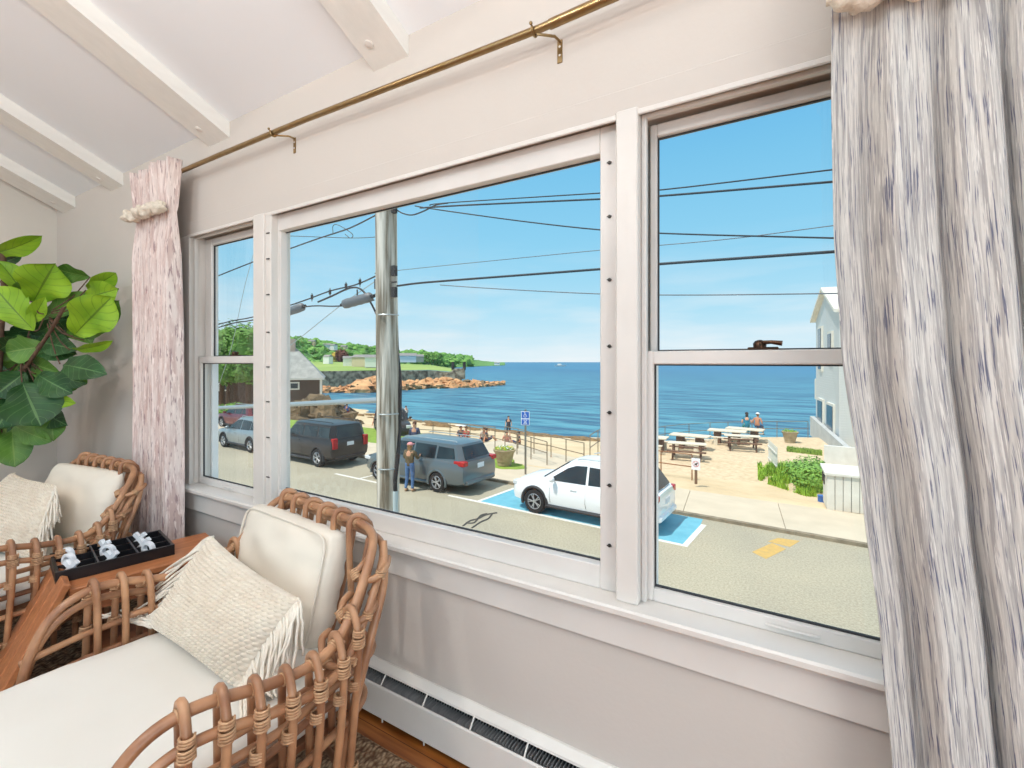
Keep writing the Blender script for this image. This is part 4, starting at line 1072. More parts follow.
# crossed panel below
for dx in (-.05, .05): m.tube([(dx, yy, 2.07), (0, yy, 2.02), (dx, yy, 1.975)], .012, 5, M=Ms)
m.box((0, yy, 1.95), (.16, .003, .018), M=Ms); m.box((0, yy, 2.095), (.16, .003, .015), M=Ms)
m.build('symbol', M_signW, pl)

sp_ = G(696, 484, ZG+.06)
ds = thing('no_dogs_sign', 'small white sign with red-ringed dark dog on a short post', 'sign', sp_)
m = MB(); m.box((0, 0, .45), (.09, .05, .9)); m.build('post', mat('rust_post', (120, 94, 74), .8), ds)
m = MB(); m.box((0, -.035, .72), (.30, .015, .42), bevel=.004); pl = m.build('sign_panel', M_signW, ds)
m = MB(); m.tube([(.1*math.cos(a), -.045, .73+.1*math.sin(a)) for a in [2*PI*i/20 for i in range(20)]], .007, 5, closed=True); m.tube([(-.07, -.045, .80), (.07, -.045, .66)], .006, 5); m.build('red_ring', mat('sign_red', (206, 60, 60), .5), pl)
m = MB(); m.ball((0, -.046, .72), .05, 10, 6, (1.0, .12, .55)); m.ball((.045, -.046, .76), .024, 8, 6, (1, .2, 1)); m.box((-.03, -.046, .68), (.014, .006, .05)); m.box((.03, -.046, .68), (.014, .006, .05)); m.build('dog_symbol', M_dk, pl)

M_pot = mat('stone_planter', (186, 170, 138), .85, c2=(160, 142, 110), nscale=5, amt=.3)
def planter(loc, sc, label, flowers):
    t = thing('stone_planter', label, 'planter', loc, 0)
    m = MB(); m.lathe([(.30*sc, 0), (.34*sc, .03*sc), (.36*sc, .22*sc), (.39*sc, .24*sc), (.39*sc, .30*sc), (.40*sc, .32*sc), (.47*sc, .62*sc), (.54*sc, .72*sc), (.56*sc, .80*sc), (.50*sc, .81*sc), (.47*sc, .74*sc), (.05, .73*sc)], 28); m.build('bowl', M_pot, t)
    m = MB(); rnd = random.Random(int(loc[0]*10))
    for i in range(150):
        a = rnd.uniform(0, 2*PI); r = .46*sc*math.sqrt(rnd.random()); c = Vector((r*math.cos(a), r*math.sin(a), .76*sc+rnd.uniform(0, .14)*sc))
        d = Vector((rnd.uniform(-1, 1), rnd.uniform(-1, 1), rnd.uniform(.1, 1))).normalized(); e = d.cross(Vector((0, 0, 1))).normalized()*.03; m.add([c-e, c+e, c+d*.1*sc], [(0, 1, 2)])
    m.build('greenery', M_blade2, t)
    if flowers:
        for col, nm, sd in (((236, 214, 70), 'yellow_flowers', 1), ((240, 240, 240), 'white_flowers', 2)):
            m = MB(); rn = random.Random(sd)
            for i in range(26):
                a = rn.uniform(0, 2*PI); r = .44*sc*math.sqrt(rn.random()); m.ball((r*math.cos(a), r*math.sin(a), (.84+rn.uniform(0, .08))*sc), .03, 6, 4, (1, 1, .5))
            m.build(nm, mat(nm, col, .7), t)
planter(G(504.5, 465.5, ZG+.084), .86, 'large stone flower planter with yellow and white blooms on the sidewalk', True)
planter(G(790, 442.5, ZP), .80, 'bowl-shaped planter at the seaward end of the pebble patio', False)
m = MB(); pc = G(506, 466, ZG+.09); m.prism(blobpatch(pc.x, pc.y+.1, .85, .6, 2), ZG+.02, ZG+.092); tag(m.build('grass_ring', M_grass, keep=True), 'ragged ring of grass around the foot of the flower planter', 'grass')
pc = G(491, 461, ZG+.09); m = MB(); m.prism(blobpatch(pc.x-.4, pc.y+.3, 1.2, 1.0, 5), ZG+.02, ZG+.094); tag(m.build('grass_patch', M_grass, keep=True), 'grass patch between grey minivan and flower planter', 'grass')

def railing(name, pts, h, label, m_, r=.024, rails=(1.0, .55), posts=None):
    pts = [Vector(p) for p in pts]
    t = thing(name, label, 'railing', pts[0])
    for i, p in enumerate(pts):
        m = MB(); m.bar(p-Vector((0, 0, .3)), p+Vector((0, 0, h)), r, 8); m.build('post', m_, t, world=True)
    for f_ in rails:
        m = MB(); m.tube([p+Vector((0, 0, h*f_)) for p in pts], r*.9, 8); m.build('rail', m_, t, world=True)
    return t
railing('metal_railing', [G(*q, -3.08) for q in ((470, 444.5), (495, 449.5), (517, 455.5), (531, 460.5), (547, 466.5))], 1.07, 'weathered metal railing on the road side of the beach ramp', M_rail)
railing('metal_railing', [G(*q, -3.08) for q in ((505, 446.5), (518, 449.5), (534, 455), (551, 458.5), (566, 463), (584, 468))], 1.07, 'weathered metal railing on the sea side of the beach ramp', M_rail)
railing('metal_railing', [G(*q, -3.3) for q in ((385, 438), (416, 439), (433, 440), (450, 441.5), (467, 443), (483, 445), (495, 446.5))], 1.1, 'long metal railing above the beach behind the grey minivan', M_rail)
railing('metal_railing', [G(*q, -3.1) for q in ((590, 463), (598, 456), (612, 452))], 1.25, 'tall handrail at the top of the beach steps by the window edge', M_rail)
railing('metal_railing', [G(*q, -3.1) for q in ((630, 470), (661, 474.5), (692, 479))], .95, 'rusty two-bar railing beside the small dog sign', M_railR, rails=(1.0, .5))
railing('metal_railing', [G(*q, ZP) for q in ((640, 449), (665, 443.5), (689, 440.5), (710, 439.2), (728, 438.3), (752, 437.7), (777, 437.2), (808, 437.6))], 1.0, 'thin metal railing along the seaward edge of the pebble patio', M_rail, r=.02)
m = MB(); q = G(550, 461, -3.0)

# picnic tables
M_pw = mat('bleached_table_wood', (232, 222, 202), .8, c2=(210, 196, 172), nscale=6, amt=.3, stretch=(1, 6, 6))
M_pb = mat('brown_table_wood', (122, 86, 60), .8, c2=(96, 66, 46), nscale=6, amt=.3)
def picnic(loc, rz, label, style, sc=1.0):
    t = thing('picnic_table', label, 'picnic table', loc, rz, 'picnic tables on the pebble patio')
    if style == 0:
        for k in range(5):
            m = MB(); m.box((0, -.28+.14*k, .74), (1.75*sc, .13, .04), bevel=.004); m.build('top_board', M_pw, t)
        for s in (-1, 1):
            m = MB(); m.box((0, s*.68, .44), (1.75*sc, .26, .04), bevel=.004); m.build('bench', M_pb, t)
            m = MB()
            for q in (-1, 1): m.tube([(s*.62*sc, q*.22, .73), (s*.62*sc, q*.70, 0)], .045, 4)
            m.box((s*.62*sc, 0, .40), (.05, 1.5, .10)); m.build('trestle', M_pb, t)
    else:
        m = MB(); m.box((0, 0, .74), (2.0*sc, .9, .07), bevel=.01); m.build('top_slab', M_pw, t)
        for s in (-1, 1):
            m = MB(); m.box((s*.5*sc, 0, .35), (.35, .5, .70), bevel=.01); m.build('pedestal', M_pb, t)
            m = MB(); m.box((0, s*.75, .43), (1.7*sc, .28, .06), bevel=.008); m.box((-.5, s*.75, .2), (.2, .22, .4)); m.box((.5, s*.75, .2), (.2, .22, .4)); m.build('bench', M_pw, t)
picnic(G(687, 458.5, ZP), R_(8), 'brown picnic table with pale top nearest the dog sign', 0)
picnic(G(690, 449, ZP), R_(-4), 'white slab picnic table behind the one nearest the dog sign', 1)
picnic(G(742, 449.5, ZP), R_(10), 'brown picnic table with pale top just in front of the seated couple', 0)
picnic(G(727, 443.5, ZP), R_(0), 'white slab picnic table left of the seated couple', 1)
picnic(G(745, 441.5, ZP), R_(-6), 'white slab picnic table right where the couple sits', 1)
picnic(G(652, 451, ZP), R_(2), 'white slab picnic table half hidden by the window frame', 1, .8)

# boat-shaped folded lattice, weeds, shed, wall, building on the right
M_shed = mat('white_board_siding', (228, 226, 216), .7, c2=(216, 212, 200), nscale=3, amt=.3)
M_shedD = mat('grey_weathered_boards', (150, 146, 140), .8)
lt = G(777, 471.5, ZP)
t = thing('lattice_fence', 'short leaning white slatted fence panel in the weeds', 'fence', lt, R_(101))
for k in range(12):
    m = MB(); m.box((-.0+.19*k, 0, .52), (.06, .03, 1.04), bevel=.004); m.build('slat', M_shed, t)
for z in (.2, .75):
    m = MB(); m.box((1.04, .03, z), (2.2, .03, .07)); m.build('crossbar', M_shed, t)
def weedpt(rnd):
    a, b = rnd.random(), rnd.random()
    px = 758+(822-758)*a; py = 466+(500-466)*b
    if noise.noise(Vector((px*.07, py*.12, 2))) < -.22: return None
    if py > 482+(px-762)*.40: return None
    q = G(px, py, ZP); return (q.x, q.y, ZP)
grassfield('weeds', weedpt, 8000, .26, M_blade2, 'tall green weeds growing beside the white shed', 'weeds', 4)
def weedpt2(rnd):
    px = rnd.uniform(787, 822); py = 449.5+(px-787)*.12+rnd.uniform(-1.2, 2.2)
    q = G(px, py, ZP); return (q.x, q.y, ZP)
grassfield('weeds', weedpt2, 1500, .16, M_blade, 'thin band of grass at the back of the pebble patio', 'grass', 6)

def leafblob(mb, c, r, n, sz, seed, sc=(1, 1, 1)):
    rnd = random.Random(seed)
    for i in range(n):
        d = Vector((rnd.gauss(0, 1), rnd.gauss(0, 1), rnd.gauss(0, 1))).normalized()
        k = 1+.35*noise.noise(d*2.3+Vector((seed, 0, 0)))
        p = Vector(c)+Vector((d.x*sc[0], d.y*sc[1], d.z*sc[2]))*r*k*rnd.uniform(.82, 1.04)
        nn = (d+Vector((rnd.uniform(-.6, .6), rnd.uniform(-.6, .6), rnd.uniform(-.2, .9)))).normalized()
        a = nn.cross(Vector((0, 0, 1)));
        if a.length < .1: a = Vector((1, 0, 0))
        a.normalize(); b = nn.cross(a); s = sz*rnd.uniform(.6, 1.3)
        mb.add([p-a*s, p-b*s*.6, p+a*s, p+b*s*.8], [(0, 1, 2, 3)])
M_bush = mat('bush_leaves', (104, 152, 62), .8, c2=(136, 180, 76), nscale=4, amt=.2)
m = MB(); bp_ = G(812, 492, ZP); 
leafblob(m, (bp_.x, bp_.y, ZP+.45), .55, 900, .05, 3, (1.3, 1, .9)); leafblob(m, (bp_.x-.2, bp_.y+1.6, ZP+.4), .6, 900, .05, 5, (1.2, 1.3, .8)); leafblob(m, (bp_.x+.1, bp_.y+3.4, ZP+.3), .5, 600, .05, 6, (1, 1.4, .8))
bo = m.build('shrub', M_bush, keep=True); tag(bo, 'dense green shrub against the side of the white shed', 'shrub')
# low shed / bin store
s0 = G(827, 509.5, ZG+.03)
sh = thing('low_white_shed', 'low white boarded shed with sloping lid by the sidewalk', 'shed', (s0.x, s0.y, s0.z), R_(3))
m = MB()
for k in range(11): m.box((.10+.2*k, .01, .52), (.185, .03, 1.04), bevel=.006)
m.build('front_boards', M_shed, sh)
m = MB()
for k in range(5): m.box((.015, .13+.2*k, .53), (.03, .185, 1.06), bevel=.006)
m.build('side_boards', M_shed, sh)
m = MB(); m.bb((.03, .03, 0), (2.2, 1.08, 1.0)); m.build('body', M_shedD, sh)
m = MB(); m.add([(-.06, -.06, 1.04), (2.3, -.06, 1.04), (2.3, 1.25, 1.09), (-.06, 1.25, 1.09), (-.06, -.06, 1.10), (2.3, -.06, 1.10), (2.3, 1.25, 1.15), (-.06, 1.25, 1.15)], [(3, 2, 1, 0), (4, 5, 6, 7), (0, 1, 5, 4), (1, 2, 6, 5), (2, 3, 7, 6), (3, 0, 4, 7)])
m.build('lid', M_shed, sh, ang=20)
m = MB(); m.box((-.012, .62, .78), (.02, .16, .30)); m.box((-.012, 1.0, .80), (.02, .16, .30)); m.build('vent', M_dk, sh)
bq = G(822, 506, ZP+.02); m = MB(); m.lathe([(.10, 0), (.12, .02), (.12, .32), (.13, .34), (.02, .34)], 14, M=Matrix.Translation(bq)); tag(m.build('bucket', mat('blue_plastic', (44, 110, 190), .5), keep=True), 'small blue bucket at the corner of the white shed', 'bucket')
# low white garden wall and sloping grey wall running to the building
BA = Vector((1.23, 36.7, 0)); bd = Vector((.122, -.992, 0)); bn = Vector((.992, .122, 0))
m = MB(); wq = [XX(824, 445, 1.75), XX(824, 463, 1.75)]
gw = G(824, 463, ZP)
m.prism([(gw.x, gw.y), (gw.x+3.5, gw.y-.45), (gw.x+3.5, gw.y-.2), (gw.x+.02, gw.y+.22)], ZP-.3, ZP+.82)
M_gwall = mat('white_block_wall', (226, 224, 218), .8, c2=(212, 210, 204), nscale=3, amt=.3); tag(m.build('garden_wall', M_gwall, keep=True), 'low white block wall between the shed and grey building', 'wall')
m = MB()
a0 = BA+bn*-.35+Vector((0, 0, 0)); 
v0 = [a0+bd*0.0, a0+bd*10.5]
zz = [(ZP-.3, -2.25), (ZP-.3, -2.75)]
q = []
for v, (zl, zh) in zip(v0, zz):
    for off in (0, .25): q += [(v.x+bn.x*off, v.y+bn.y*off, zl), (v.x+bn.x*off, v.y+bn.y*off, zh)]
m.add(q, [(0, 1, 5, 4), (2, 6, 7, 3), (1, 3, 7, 5), (0, 4, 6, 2), (0, 2, 3, 1), (4, 5, 7, 6)])
tag(m.build('retaining_wall', mat('grey_painted_wall', (196, 198, 196), .8, c2=(180, 182, 180), nscale=2, amt=.3), keep=True), 'smooth grey retaining wall at the foot of the grey clapboard house', 'wall')
# clapboard house
M_clap = None
def clap():
    m, nt, b = newmat('pale_clapboard')
    tc = nt.nodes.new('ShaderNodeTexCoord'); sp = nt.nodes.new('ShaderNodeSeparateXYZ'); nt.links.new(tc.outputs['Object'], sp.inputs[0])
    mm = nt.nodes.new('ShaderNodeMath'); mm.operation = 'MULTIPLY'; mm.inputs[1].default_value = 7; nt.links.new(sp.outputs[2], mm.inputs[0])
    fr = nt.nodes.new('ShaderNodeMath'); fr.operation = 'FRACT'; nt.links.new(mm.outputs[0], fr.inputs[0])
    bp = nt.nodes.new('ShaderNodeBump'); bp.inputs['Strength'].default_value = .6; bp.inputs['Distance'].default_value = .03; nt.links.new(fr.outputs[0], bp.inputs['Height']); nt.links.new(bp.outputs[0], b.inputs['Normal'])
    b.inputs['Base Color'].default_value = srgb(214, 218, 218); b.inputs['Roughness'].default_value = .7; return m
M_clap = clap()
rotb = math.atan2(bd.y, bd.x)   # local x runs along the visible face towards the street, local y to the +X side
hb = thing('clapboard_house', 'tall pale grey clapboard house at the right, behind the curtain edge', 'house', (BA.x, BA.y, -6.0), rotb)
W_ = 6.9; E_ = 10.3; PK = 11.85; DP = 9
m = MB(); m.add([(0, 0, 0), (W_, 0, 0), (W_, 0, E_), (W_/2, 0, PK), (0, 0, E_), (0, DP, 0), (W_, DP, 0), (W_, DP, E_), (W_/2, DP, PK), (0, DP, E_)],
  [(0, 1, 2, 3, 4), (9, 8, 7, 6, 5), (0, 4, 9, 5), (1, 6, 7, 2), (4, 3, 8, 9), (3, 2, 7, 8), (0, 5, 6, 1)]); m.build('walls', M_clap, hb, ang=20)
m = MB()
for sg in (0, 1):
    x0, x1 = (W_/2, -.35) if sg == 0 else (W_/2, W_+.35)
    sl = (PK-E_)/(W_/2); z1 = PK-sl*abs(x1-x0)
    m.add([(x0, -.3, PK+.02), (x1, -.3, z1+.02), (x1, DP+.3, z1+.02), (x0, DP+.3, PK+.02), (x0, -.3, PK+.2), (x1, -.3, z1+.2), (x1, DP+.3, z1+.2), (x0, DP+.3, PK+.2)], [(0, 1, 2, 3), (7, 6, 5, 4), (0, 4, 5, 1), (1, 5, 6, 2), (2, 6, 7, 3)])
m.build('roof', M_shed, hb, ang=20)
M_win = mat('dark_house_window', (50, 62, 74), .15)
for (x, z, w_, h_) in ((1.9, 8.3, .9, 2.6), (2.0, 3.75, 1.5, 2.4), (5.0, 3.7, 1.6, 2.4), (4.9, 8.3, .9, 1.6)):
    m = MB(); m.box((x, -.05, z), (w_+.3, .1, h_+.3)); wf = m.build('window', M_shed, hb); m = MB(); m.box((x, -.08, z), (w_, .1, h_)); m.build('pane', M_win, wf)
m = MB(); m.box((-.25, .6, 8.0), (.5, .9, 2.2)); m.box((-.25, .6, 5.6), (.5, 1.2, 1.4)); m.build('bay', M_shed, hb)

# ================= HEADLAND, HILLS, HOUSES =================
M_rock = mat('warm_granite', (226, 178, 128), .9, c2=(186, 134, 92), nscale=.35, amt=.5, bump=.8, bscale=1.2, bdist=.5)
M_rockD = mat('wet_brown_rock', (132, 112, 84), .9, c2=(98, 84, 64), nscale=1.0, amt=.2, bump=.8, bscale=2, bdist=.3)
M_stone = mat('dry_stone_wall', (196, 180, 154), .95, c2=(108, 96, 80), nscale=.8, amt=.6, bump=.8, bscale=1.6, bdist=.3, detail=7)
shore = [G(*q, ZW) for q in ((300, 394.5), (322, 393), (345, 393), (365, 392), (385, 391), (410, 389.5), (440, 388), (465, 387.5), (485, 386.5), (503, 385))]
sh2 = catmull(shore, 6)
# rocks: individual boulders along the shore
rnd = random.Random(11); n_b = 0
for i in range(150):
    f_ = (i+.5)/150; k = f_*(len(sh2)-1); p = sh2[int(k)]
    px = 300+203*f_
    hgt = 1.2+1.3*max(0, math.sin((f_-.25)/.75*PI)) if f_ > .25 else 1.1
    if .30 < f_ < .42: hgt = 3.3
    r = rnd.uniform(.38, .62)*hgt
    back = rnd.uniform(0, 6)*(1 if f_ < .85 else .4)
    d = Vector((p.x, p.y, 0)).normalized()
    c = Vector((p.x, p.y, ZW))+d*back+Vector((0, 0, rnd.uniform(-.1, .25)*hgt+back*.14))
    m = MB(); m.ball(c, r, 12, 8, (rnd.uniform(1.2, 2.2), rnd.uniform(1, 1.6), rnd.uniform(.7, 1.0)), jit=1.0, seed=i*1.7)
    o = m.build('boulder', M_rock if rnd.random() < .9 else M_rockD, ang=25, keep=True)
    tag(o, 'sunlit orange granite boulder on the headland across the bay', 'rock', 'orange boulders along the headland shore')
m = MB()
pts = [G(*q, ZW) for q in ((250, 392.5), (320, 391), (385, 388.5), (430, 386.5), (462, 385.8))]
pts = [Vector((p.x, p.y, 0))*1.06 for p in pts]
tops = [D(250, 375, 100).z, D(320, 372.5, pts[1].length).z, -1.2, -1.0]
q = []
for i, p in enumerate(pts):
    zt = [-.9, -1.0, -1.1, -1.2, -2.2][i]; d = p.normalized()*1.2
    q += [(p.x, p.y, ZW-.3), (p.x, p.y, zt), (p.x+d.x, p.y+d.y, zt), (p.x+d.x, p.y+d.y, ZW-.3)]
fs = []
for i in range(len(pts)-1):
    a = i*4; b = a+4
    for k in range(4): fs.append((a+k, a+(k+1) % 4, b+(k+1) % 4, b+k))
m.add(q, fs+[(0, 3, 2, 1), (16, 17, 18, 19)])
tag(m.build('stone_sea_wall', M_stone, keep=True, ang=20), 'long dry-stone sea wall above the rocks across the bay', 'wall')
# grassy ground behind wall
m = MB()
def gl(u, v):
    k = u*(len(pts)-1); i = min(int(k), len(pts)-2); p = pts[i].lerp(pts[i+1], k-i)
    d = p.normalized(); q = p+d*(1.2+120*v*(1-.88*u))
    return (q.x, q.y, -1.05+.2*fbm(q.x*.05, q.y*.05)+3.3*v**1.2*(1-.8*u)-1.0*max(0, u-.75)/.25)
m.grid(gl, 60, 24)
tag(m.build('headland_lawn', mat('distant_grass', (126, 158, 72), .9, c2=(160, 176, 96), nscale=.06, amt=.2), keep=True, ang=180), 'green field on the headland behind the stone sea wall', 'field')
m = MB()
rp = G(452, 384, ZW); base = Vector((rp.x, rp.y, ZW))*1.0
for k in range(1): pass
c = D(458, 376, 150)
ru = thing('stone_ruin', 'low dark stone ruin with two posts on the headland tip', 'ruin', (c.x, c.y, -4.0))
m = MB(); e = Vector((RT[0], RT[1], 0))
vs = []
for s in (-.7, .7):
    o_ = Vector((FW[0], FW[1], 0))*s*2
    vs += [tuple(o_+e*-5.5+Vector((0, 0, 0))), tuple(o_+e*2.2), tuple(o_+e*2.2+Vector((0, 0, 3.4))), tuple(o_+e*-.8+Vector((0, 0, 3.4)))]
m.add(vs, [(0, 1, 2, 3), (7, 6, 5, 4), (0, 4, 5, 1), (1, 5, 6, 2), (2, 6, 7, 3), (3, 7, 4, 0)]); m.build('rubble_wall', M_stone, ru, ang=20)
for s in (-1.6, 2.0):
    m = MB(); m.box(tuple(e*s+Vector((0, 0, 4.2))), (.7, .7, 2.6)); m.build('post', M_dk, ru)
# hills
HT = [(150, 322, 260), (215, 333, 280), (253, 331, 300), (300, 338, 330), (320, 341, 350), (345, 344, 380), (370, 347, 420), (385, 349, 460), (400, 352, 520), (430, 354, 620), (450, 356.5, 760), (470, 359, 900), (490, 361, 1100), (505, 362.2, 1300)]
def ht(px):
    for a, b in zip(HT, HT[1:]):
        if px <= b[0]:
            t_ = (px-a[0])/(b[0]-a[0]); return a[1]+(b[1]-a[1])*t_, a[2]+(b[2]-a[2])*t_
    return HT[-1][1], HT[-1][2]
def hill(u, v):
    px = 150+(505-150)*u; py, dep = ht(px)
    dd = dep*(.78+.30*v); prof = math.sin(min(1, v*1.15)*PI/2)
    top = D(px, py, dep); topz = top.z-2
    z = ZW+.3+(topz-ZW)*prof+2.2*fbm(px*.12, v*5, 3)*prof
    g = D(px, 362, dd); return (g.x, g.y, z)
m = MB(); m.grid(hill, 150, 16)
struct(m.build('far_hills', mat('hill_woodland', (112, 158, 82), .95, c2=(78, 128, 66), nscale=.03, amt=.2, bump=1, bscale=.2, bdist=2), keep=True, ang=180))
M_tree = mat('broadleaf_crowns', (124, 172, 80), .9, c2=(78, 132, 62), nscale=.12, amt=.5, bump=.8, bscale=.8, bdist=1)
rnd = random.Random(21); m = MB()
for i in range(520):
    px = rnd.uniform(200, 470); v = rnd.random(); py, dep = ht(px); g = Vector(hill((px-150)/355, v))
    r = dep/FPX*rnd.uniform(2.0, 4.2)
    m.ball(g+Vector((0, 0, r*.3)), r, 8, 6, (1.2, 1.2, .8), jit=.8, seed=i)
tag(m.build('hillside_woods', M_tree, keep=True, ang=60), 'unbroken green woodland covering the hills across the bay', 'woods', kind='stuff')
# far houses
M_hw = mat('white_cottage_wall', (236, 234, 228), .8); M_hr = mat('grey_cottage_roof', (140, 138, 136), .9); M_ht = mat('tan_cottage_wall', (206, 190, 160), .8)
where = ['far left', 'upper left', 'hillside', 'mid-slope', 'beside the burgundy tree', 'shoreline', 'near the utility pole', 'next along the shore', 'right of the pole', 'further along the point', 'towards the end of the point', 'last on the point']
for i, (px, py, dep, w_, h_) in enumerate(((312, 343.5, 330, 7, 4), (327, 347, 330, 8, 4), (333, 347.5, 330, 8, 4), (344, 348.5, 350, 7, 4), (328, 359.5, 190, 5, 3), (350, 361.5, 168, 7, 3), (362, 361, 165, 9, 3.5), (374, 361.5, 160, 9, 3.6), (408, 359.5, 330, 18, 7), (417, 359.5, 350, 14, 6), (428, 362, 420, 14, 6), (497, 364, 900, 16, 5))):
    g = D(px, py, dep); w_ *= .62; h_ *= .62; t = thing('cottage', 'distant small pale cottage across the bay, '+where[i], 'house', g, TH+R_(rnd.uniform(-25, 25)), 'distant cottages across the bay')
    m = MB(); m.box((0, 0, h_*.3-1), (w_, w_*.7, h_*.6+2)); m.build('walls', M_hw if i % 3 else M_ht, t)
    m = MB(); a, b = w_*.54, w_*.4; m.add([(-a, -b, h_*.6), (a, -b, h_*.6), (a, b, h_*.6), (-a, b, h_*.6), (-a, 0, h_*1.05), (a, 0, h_*1.05)], [(0, 1, 5, 4), (2, 3, 4, 5), (0, 4, 3), (1, 2, 5), (3, 2, 1, 0)]); m.build('roof', M_hr, t, ang=20)
def tree(c, r, n, sz, m_, label, name='tree', cat='tree', sc=(1, 1, 1), trunk=2, group=None):
    t = thing(name, label, cat, (c[0], c[1], c[2]-r*sc[2]-trunk), group=group)
    m = MB(); leafblob(m, c, r, n, sz, int(c[0]*7), sc); m.ball(c, r*.8, 12, 8, sc, jit=.5); m.build('foliage', m_, t, world=True)
    m = MB(); m.bar((c[0], c[1], c[2]-r*sc[2]-trunk-1.5), (c[0], c[1], c[2]-r*.3), r*.08+.03); m.build('trunk', M_bark, t, world=True)
c = D(342, 356, 225); tree(c, 3.2, 500, .5, mat('burgundy_leaves', (116, 70, 62), .9), 'burgundy-leaved tree across the bay left of the utility pole', trunk=1)
c = D(337, 357, 235); tree(c, 2.6, 400, .5, mat('yellow_leaves', (206, 176, 84), .9), 'yellowish tree beside the burgundy tree across the bay', trunk=1)
for i, px in enumerate((425, 432, 437)):
    c = D(px, 358.5, 400); tree(c, 5.2, 500, .8, M_tree, ['leftmost', 'middle', 'rightmost'][i]+' of three dark green trees on the point right of the pole', trunk=1.5, group='trees on the point')

# brown shingled house
def shingle():
    m, nt, b = newmat('brown_shingles')
    tc = nt.nodes.new('ShaderNodeTexCoord'); br = nt.nodes.new('ShaderNodeTexBrick'); br.inputs['Scale'].default_value = 5
    br.inputs['Color1'].default_value = srgb(112, 96, 88); br.inputs['Color2'].default_value = srgb(84, 72, 66); br.inputs['Mortar'].default_value = srgb(60, 52, 48); br.inputs['Mortar Size'].default_value = .03
    mp = nt.nodes.new('ShaderNodeMapping'); mp.inputs['Rotation'].default_value = (PI/2, 0, 0); nt.links.new(tc.outputs['Object'], mp.inputs[0]); nt.links.new(mp.outputs[0], br.inputs['Vector'])
    nt.links.new(br.outputs[0], b.inputs['Base Color']); b.inputs['Roughness'].default_value = .9; return m
hr = D(321, 402, 58); hrot = TH+R_(20.5)
hs2 = thing('shingled_house', 'brown shingled house with grey hip roof and chimney by the bay', 'house', (hr.x, hr.y, -3.7), hrot)
LH = 16.5; DH = 7; HE = 3.15; HR = 6.9
m = MB(); m.bb((-LH, 0, -1.5), (0, DH, HE)); m.build('walls', shingle(), hs2)
m = MB(); a0, a1, b0, b1 = -LH-.4, .4, -.4, DH+.4; r0, r1 = -LH+3.2, -3.0
m.add([(a0, b0, HE), (a1, b0, HE), (a1, b1, HE), (a0, b1, HE), (r0, DH/2, HR), (r1, DH/2, HR)], [(0, 1, 5, 4), (1, 2, 5), (2, 3, 4, 5), (3, 0, 4), (3, 2, 1, 0)]); m.build('roof', mat('grey_asphalt_shingles', (184, 184, 178), .9, c2=(150, 150, 146), nscale=1.6, amt=.2), hs2, ang=20)
m = MB(); m.box((0, -.02, 1.2), (.28, .28, 3.9)); m.build('corner_board', M_hw, hs2)
m = MB(); m.box((-LH/2, -.3, HE-.08), (LH+.8, .16, .22)); m.build('eave_board', M_hw, hs2)
m = MB(); m.box((-3.6, DH/2, HR+.3), (.9, .9, 1.8)); m.build('chimney', mat('pale_brick', (190, 170, 158), .9), hs2)
for x in (-3.0, -10.4):
    m = MB(); m.box((x, -.06, 2.25), (1.15, .12, .95)); wf = m.build('window', M_hw, hs2); m = MB(); m.box((x, -.09, 2.25), (.8, .12, .6)); m.build('pane', M_win, wf)
M_grt = mat('garden_tree_leaves', (120, 160, 72), .85, c2=(84, 130, 54), nscale=.5, amt=.2)
for i, (px, py, dep, r, wh) in enumerate(((222, 352, 48, 2.6, 'leftmost'), (236, 349, 50, 2.7, 'middle'), (250, 350, 48, 2.6, 'rightmost'), (228, 368, 47, 1.6, 'lower left'), (247, 368, 47, 1.5, 'lower right'))):
    c = D(px, py, dep); tree(c, r, 1500, .16, M_grt, 'leafy green garden tree seen in left window, '+wh, trunk=1.5, group='garden trees in front of the shingled house')
for i, (px, py) in enumerate(((221, 413), (234, 412), (247, 414))):
    c = D(px, py, 42); tree(c, 1.0, 700, .1, M_bush, ['left', 'middle', 'right'][i]+' low rounded hedge bush below the shingled house', name='hedge_bush', cat='bush', trunk=.3, sc=(1.3, 1, .8), group='hedge bushes')
# dark rock pile behind the black car
rnd = random.Random(8)
for i in range(22):
    f_ = i/21; p = G(283+64*f_, 428-2*math.sin(f_*3), -4.2)
    h_ = (1.5*math.sin(PI*min(1, f_*.8+.25))+.3)
    m = MB(); m.ball(p+Vector((0, rnd.uniform(-.5, 2.0), h_*.35)), h_*.85, 12, 8, (1.3, 1.1, .95), jit=1.0, seed=i*2.3)
    tag(m.build('rock', M_rockD, ang=25, keep=True), 'brown weathered rock in the pile behind the black car', 'rock', 'rock pile behind the black car')
# little boat far out
bt = G(560, 366.5, ZW); m = MB()
m.add([(-8, -2, 0), (8, -2, 0), (11, 0, 2.4), (8, 2, 0), (-8, 2, 0), (-8.6, -2.4, 2.2), (8, -2.6, 2.4), (8, 2.6, 2.4), (-8.6, 2.4, 2.2)], [(0, 1, 2, 6, 5), (4, 8, 7, 2, 3), (5, 6, 2, 7, 8), (0, 5, 8, 4), (0, 4, 3, 1), (1, 3, 2)])
bo = thing('motor_boat', 'tiny white motor boat far out on the water', 'boat', (bt.x, bt.y, ZW), TH); m.build('hull', M_hw, bo); m = MB(); m.box((-1, 0, 3.4), (6, 3, 2.4)); m.build('cabin', M_hw, bo)
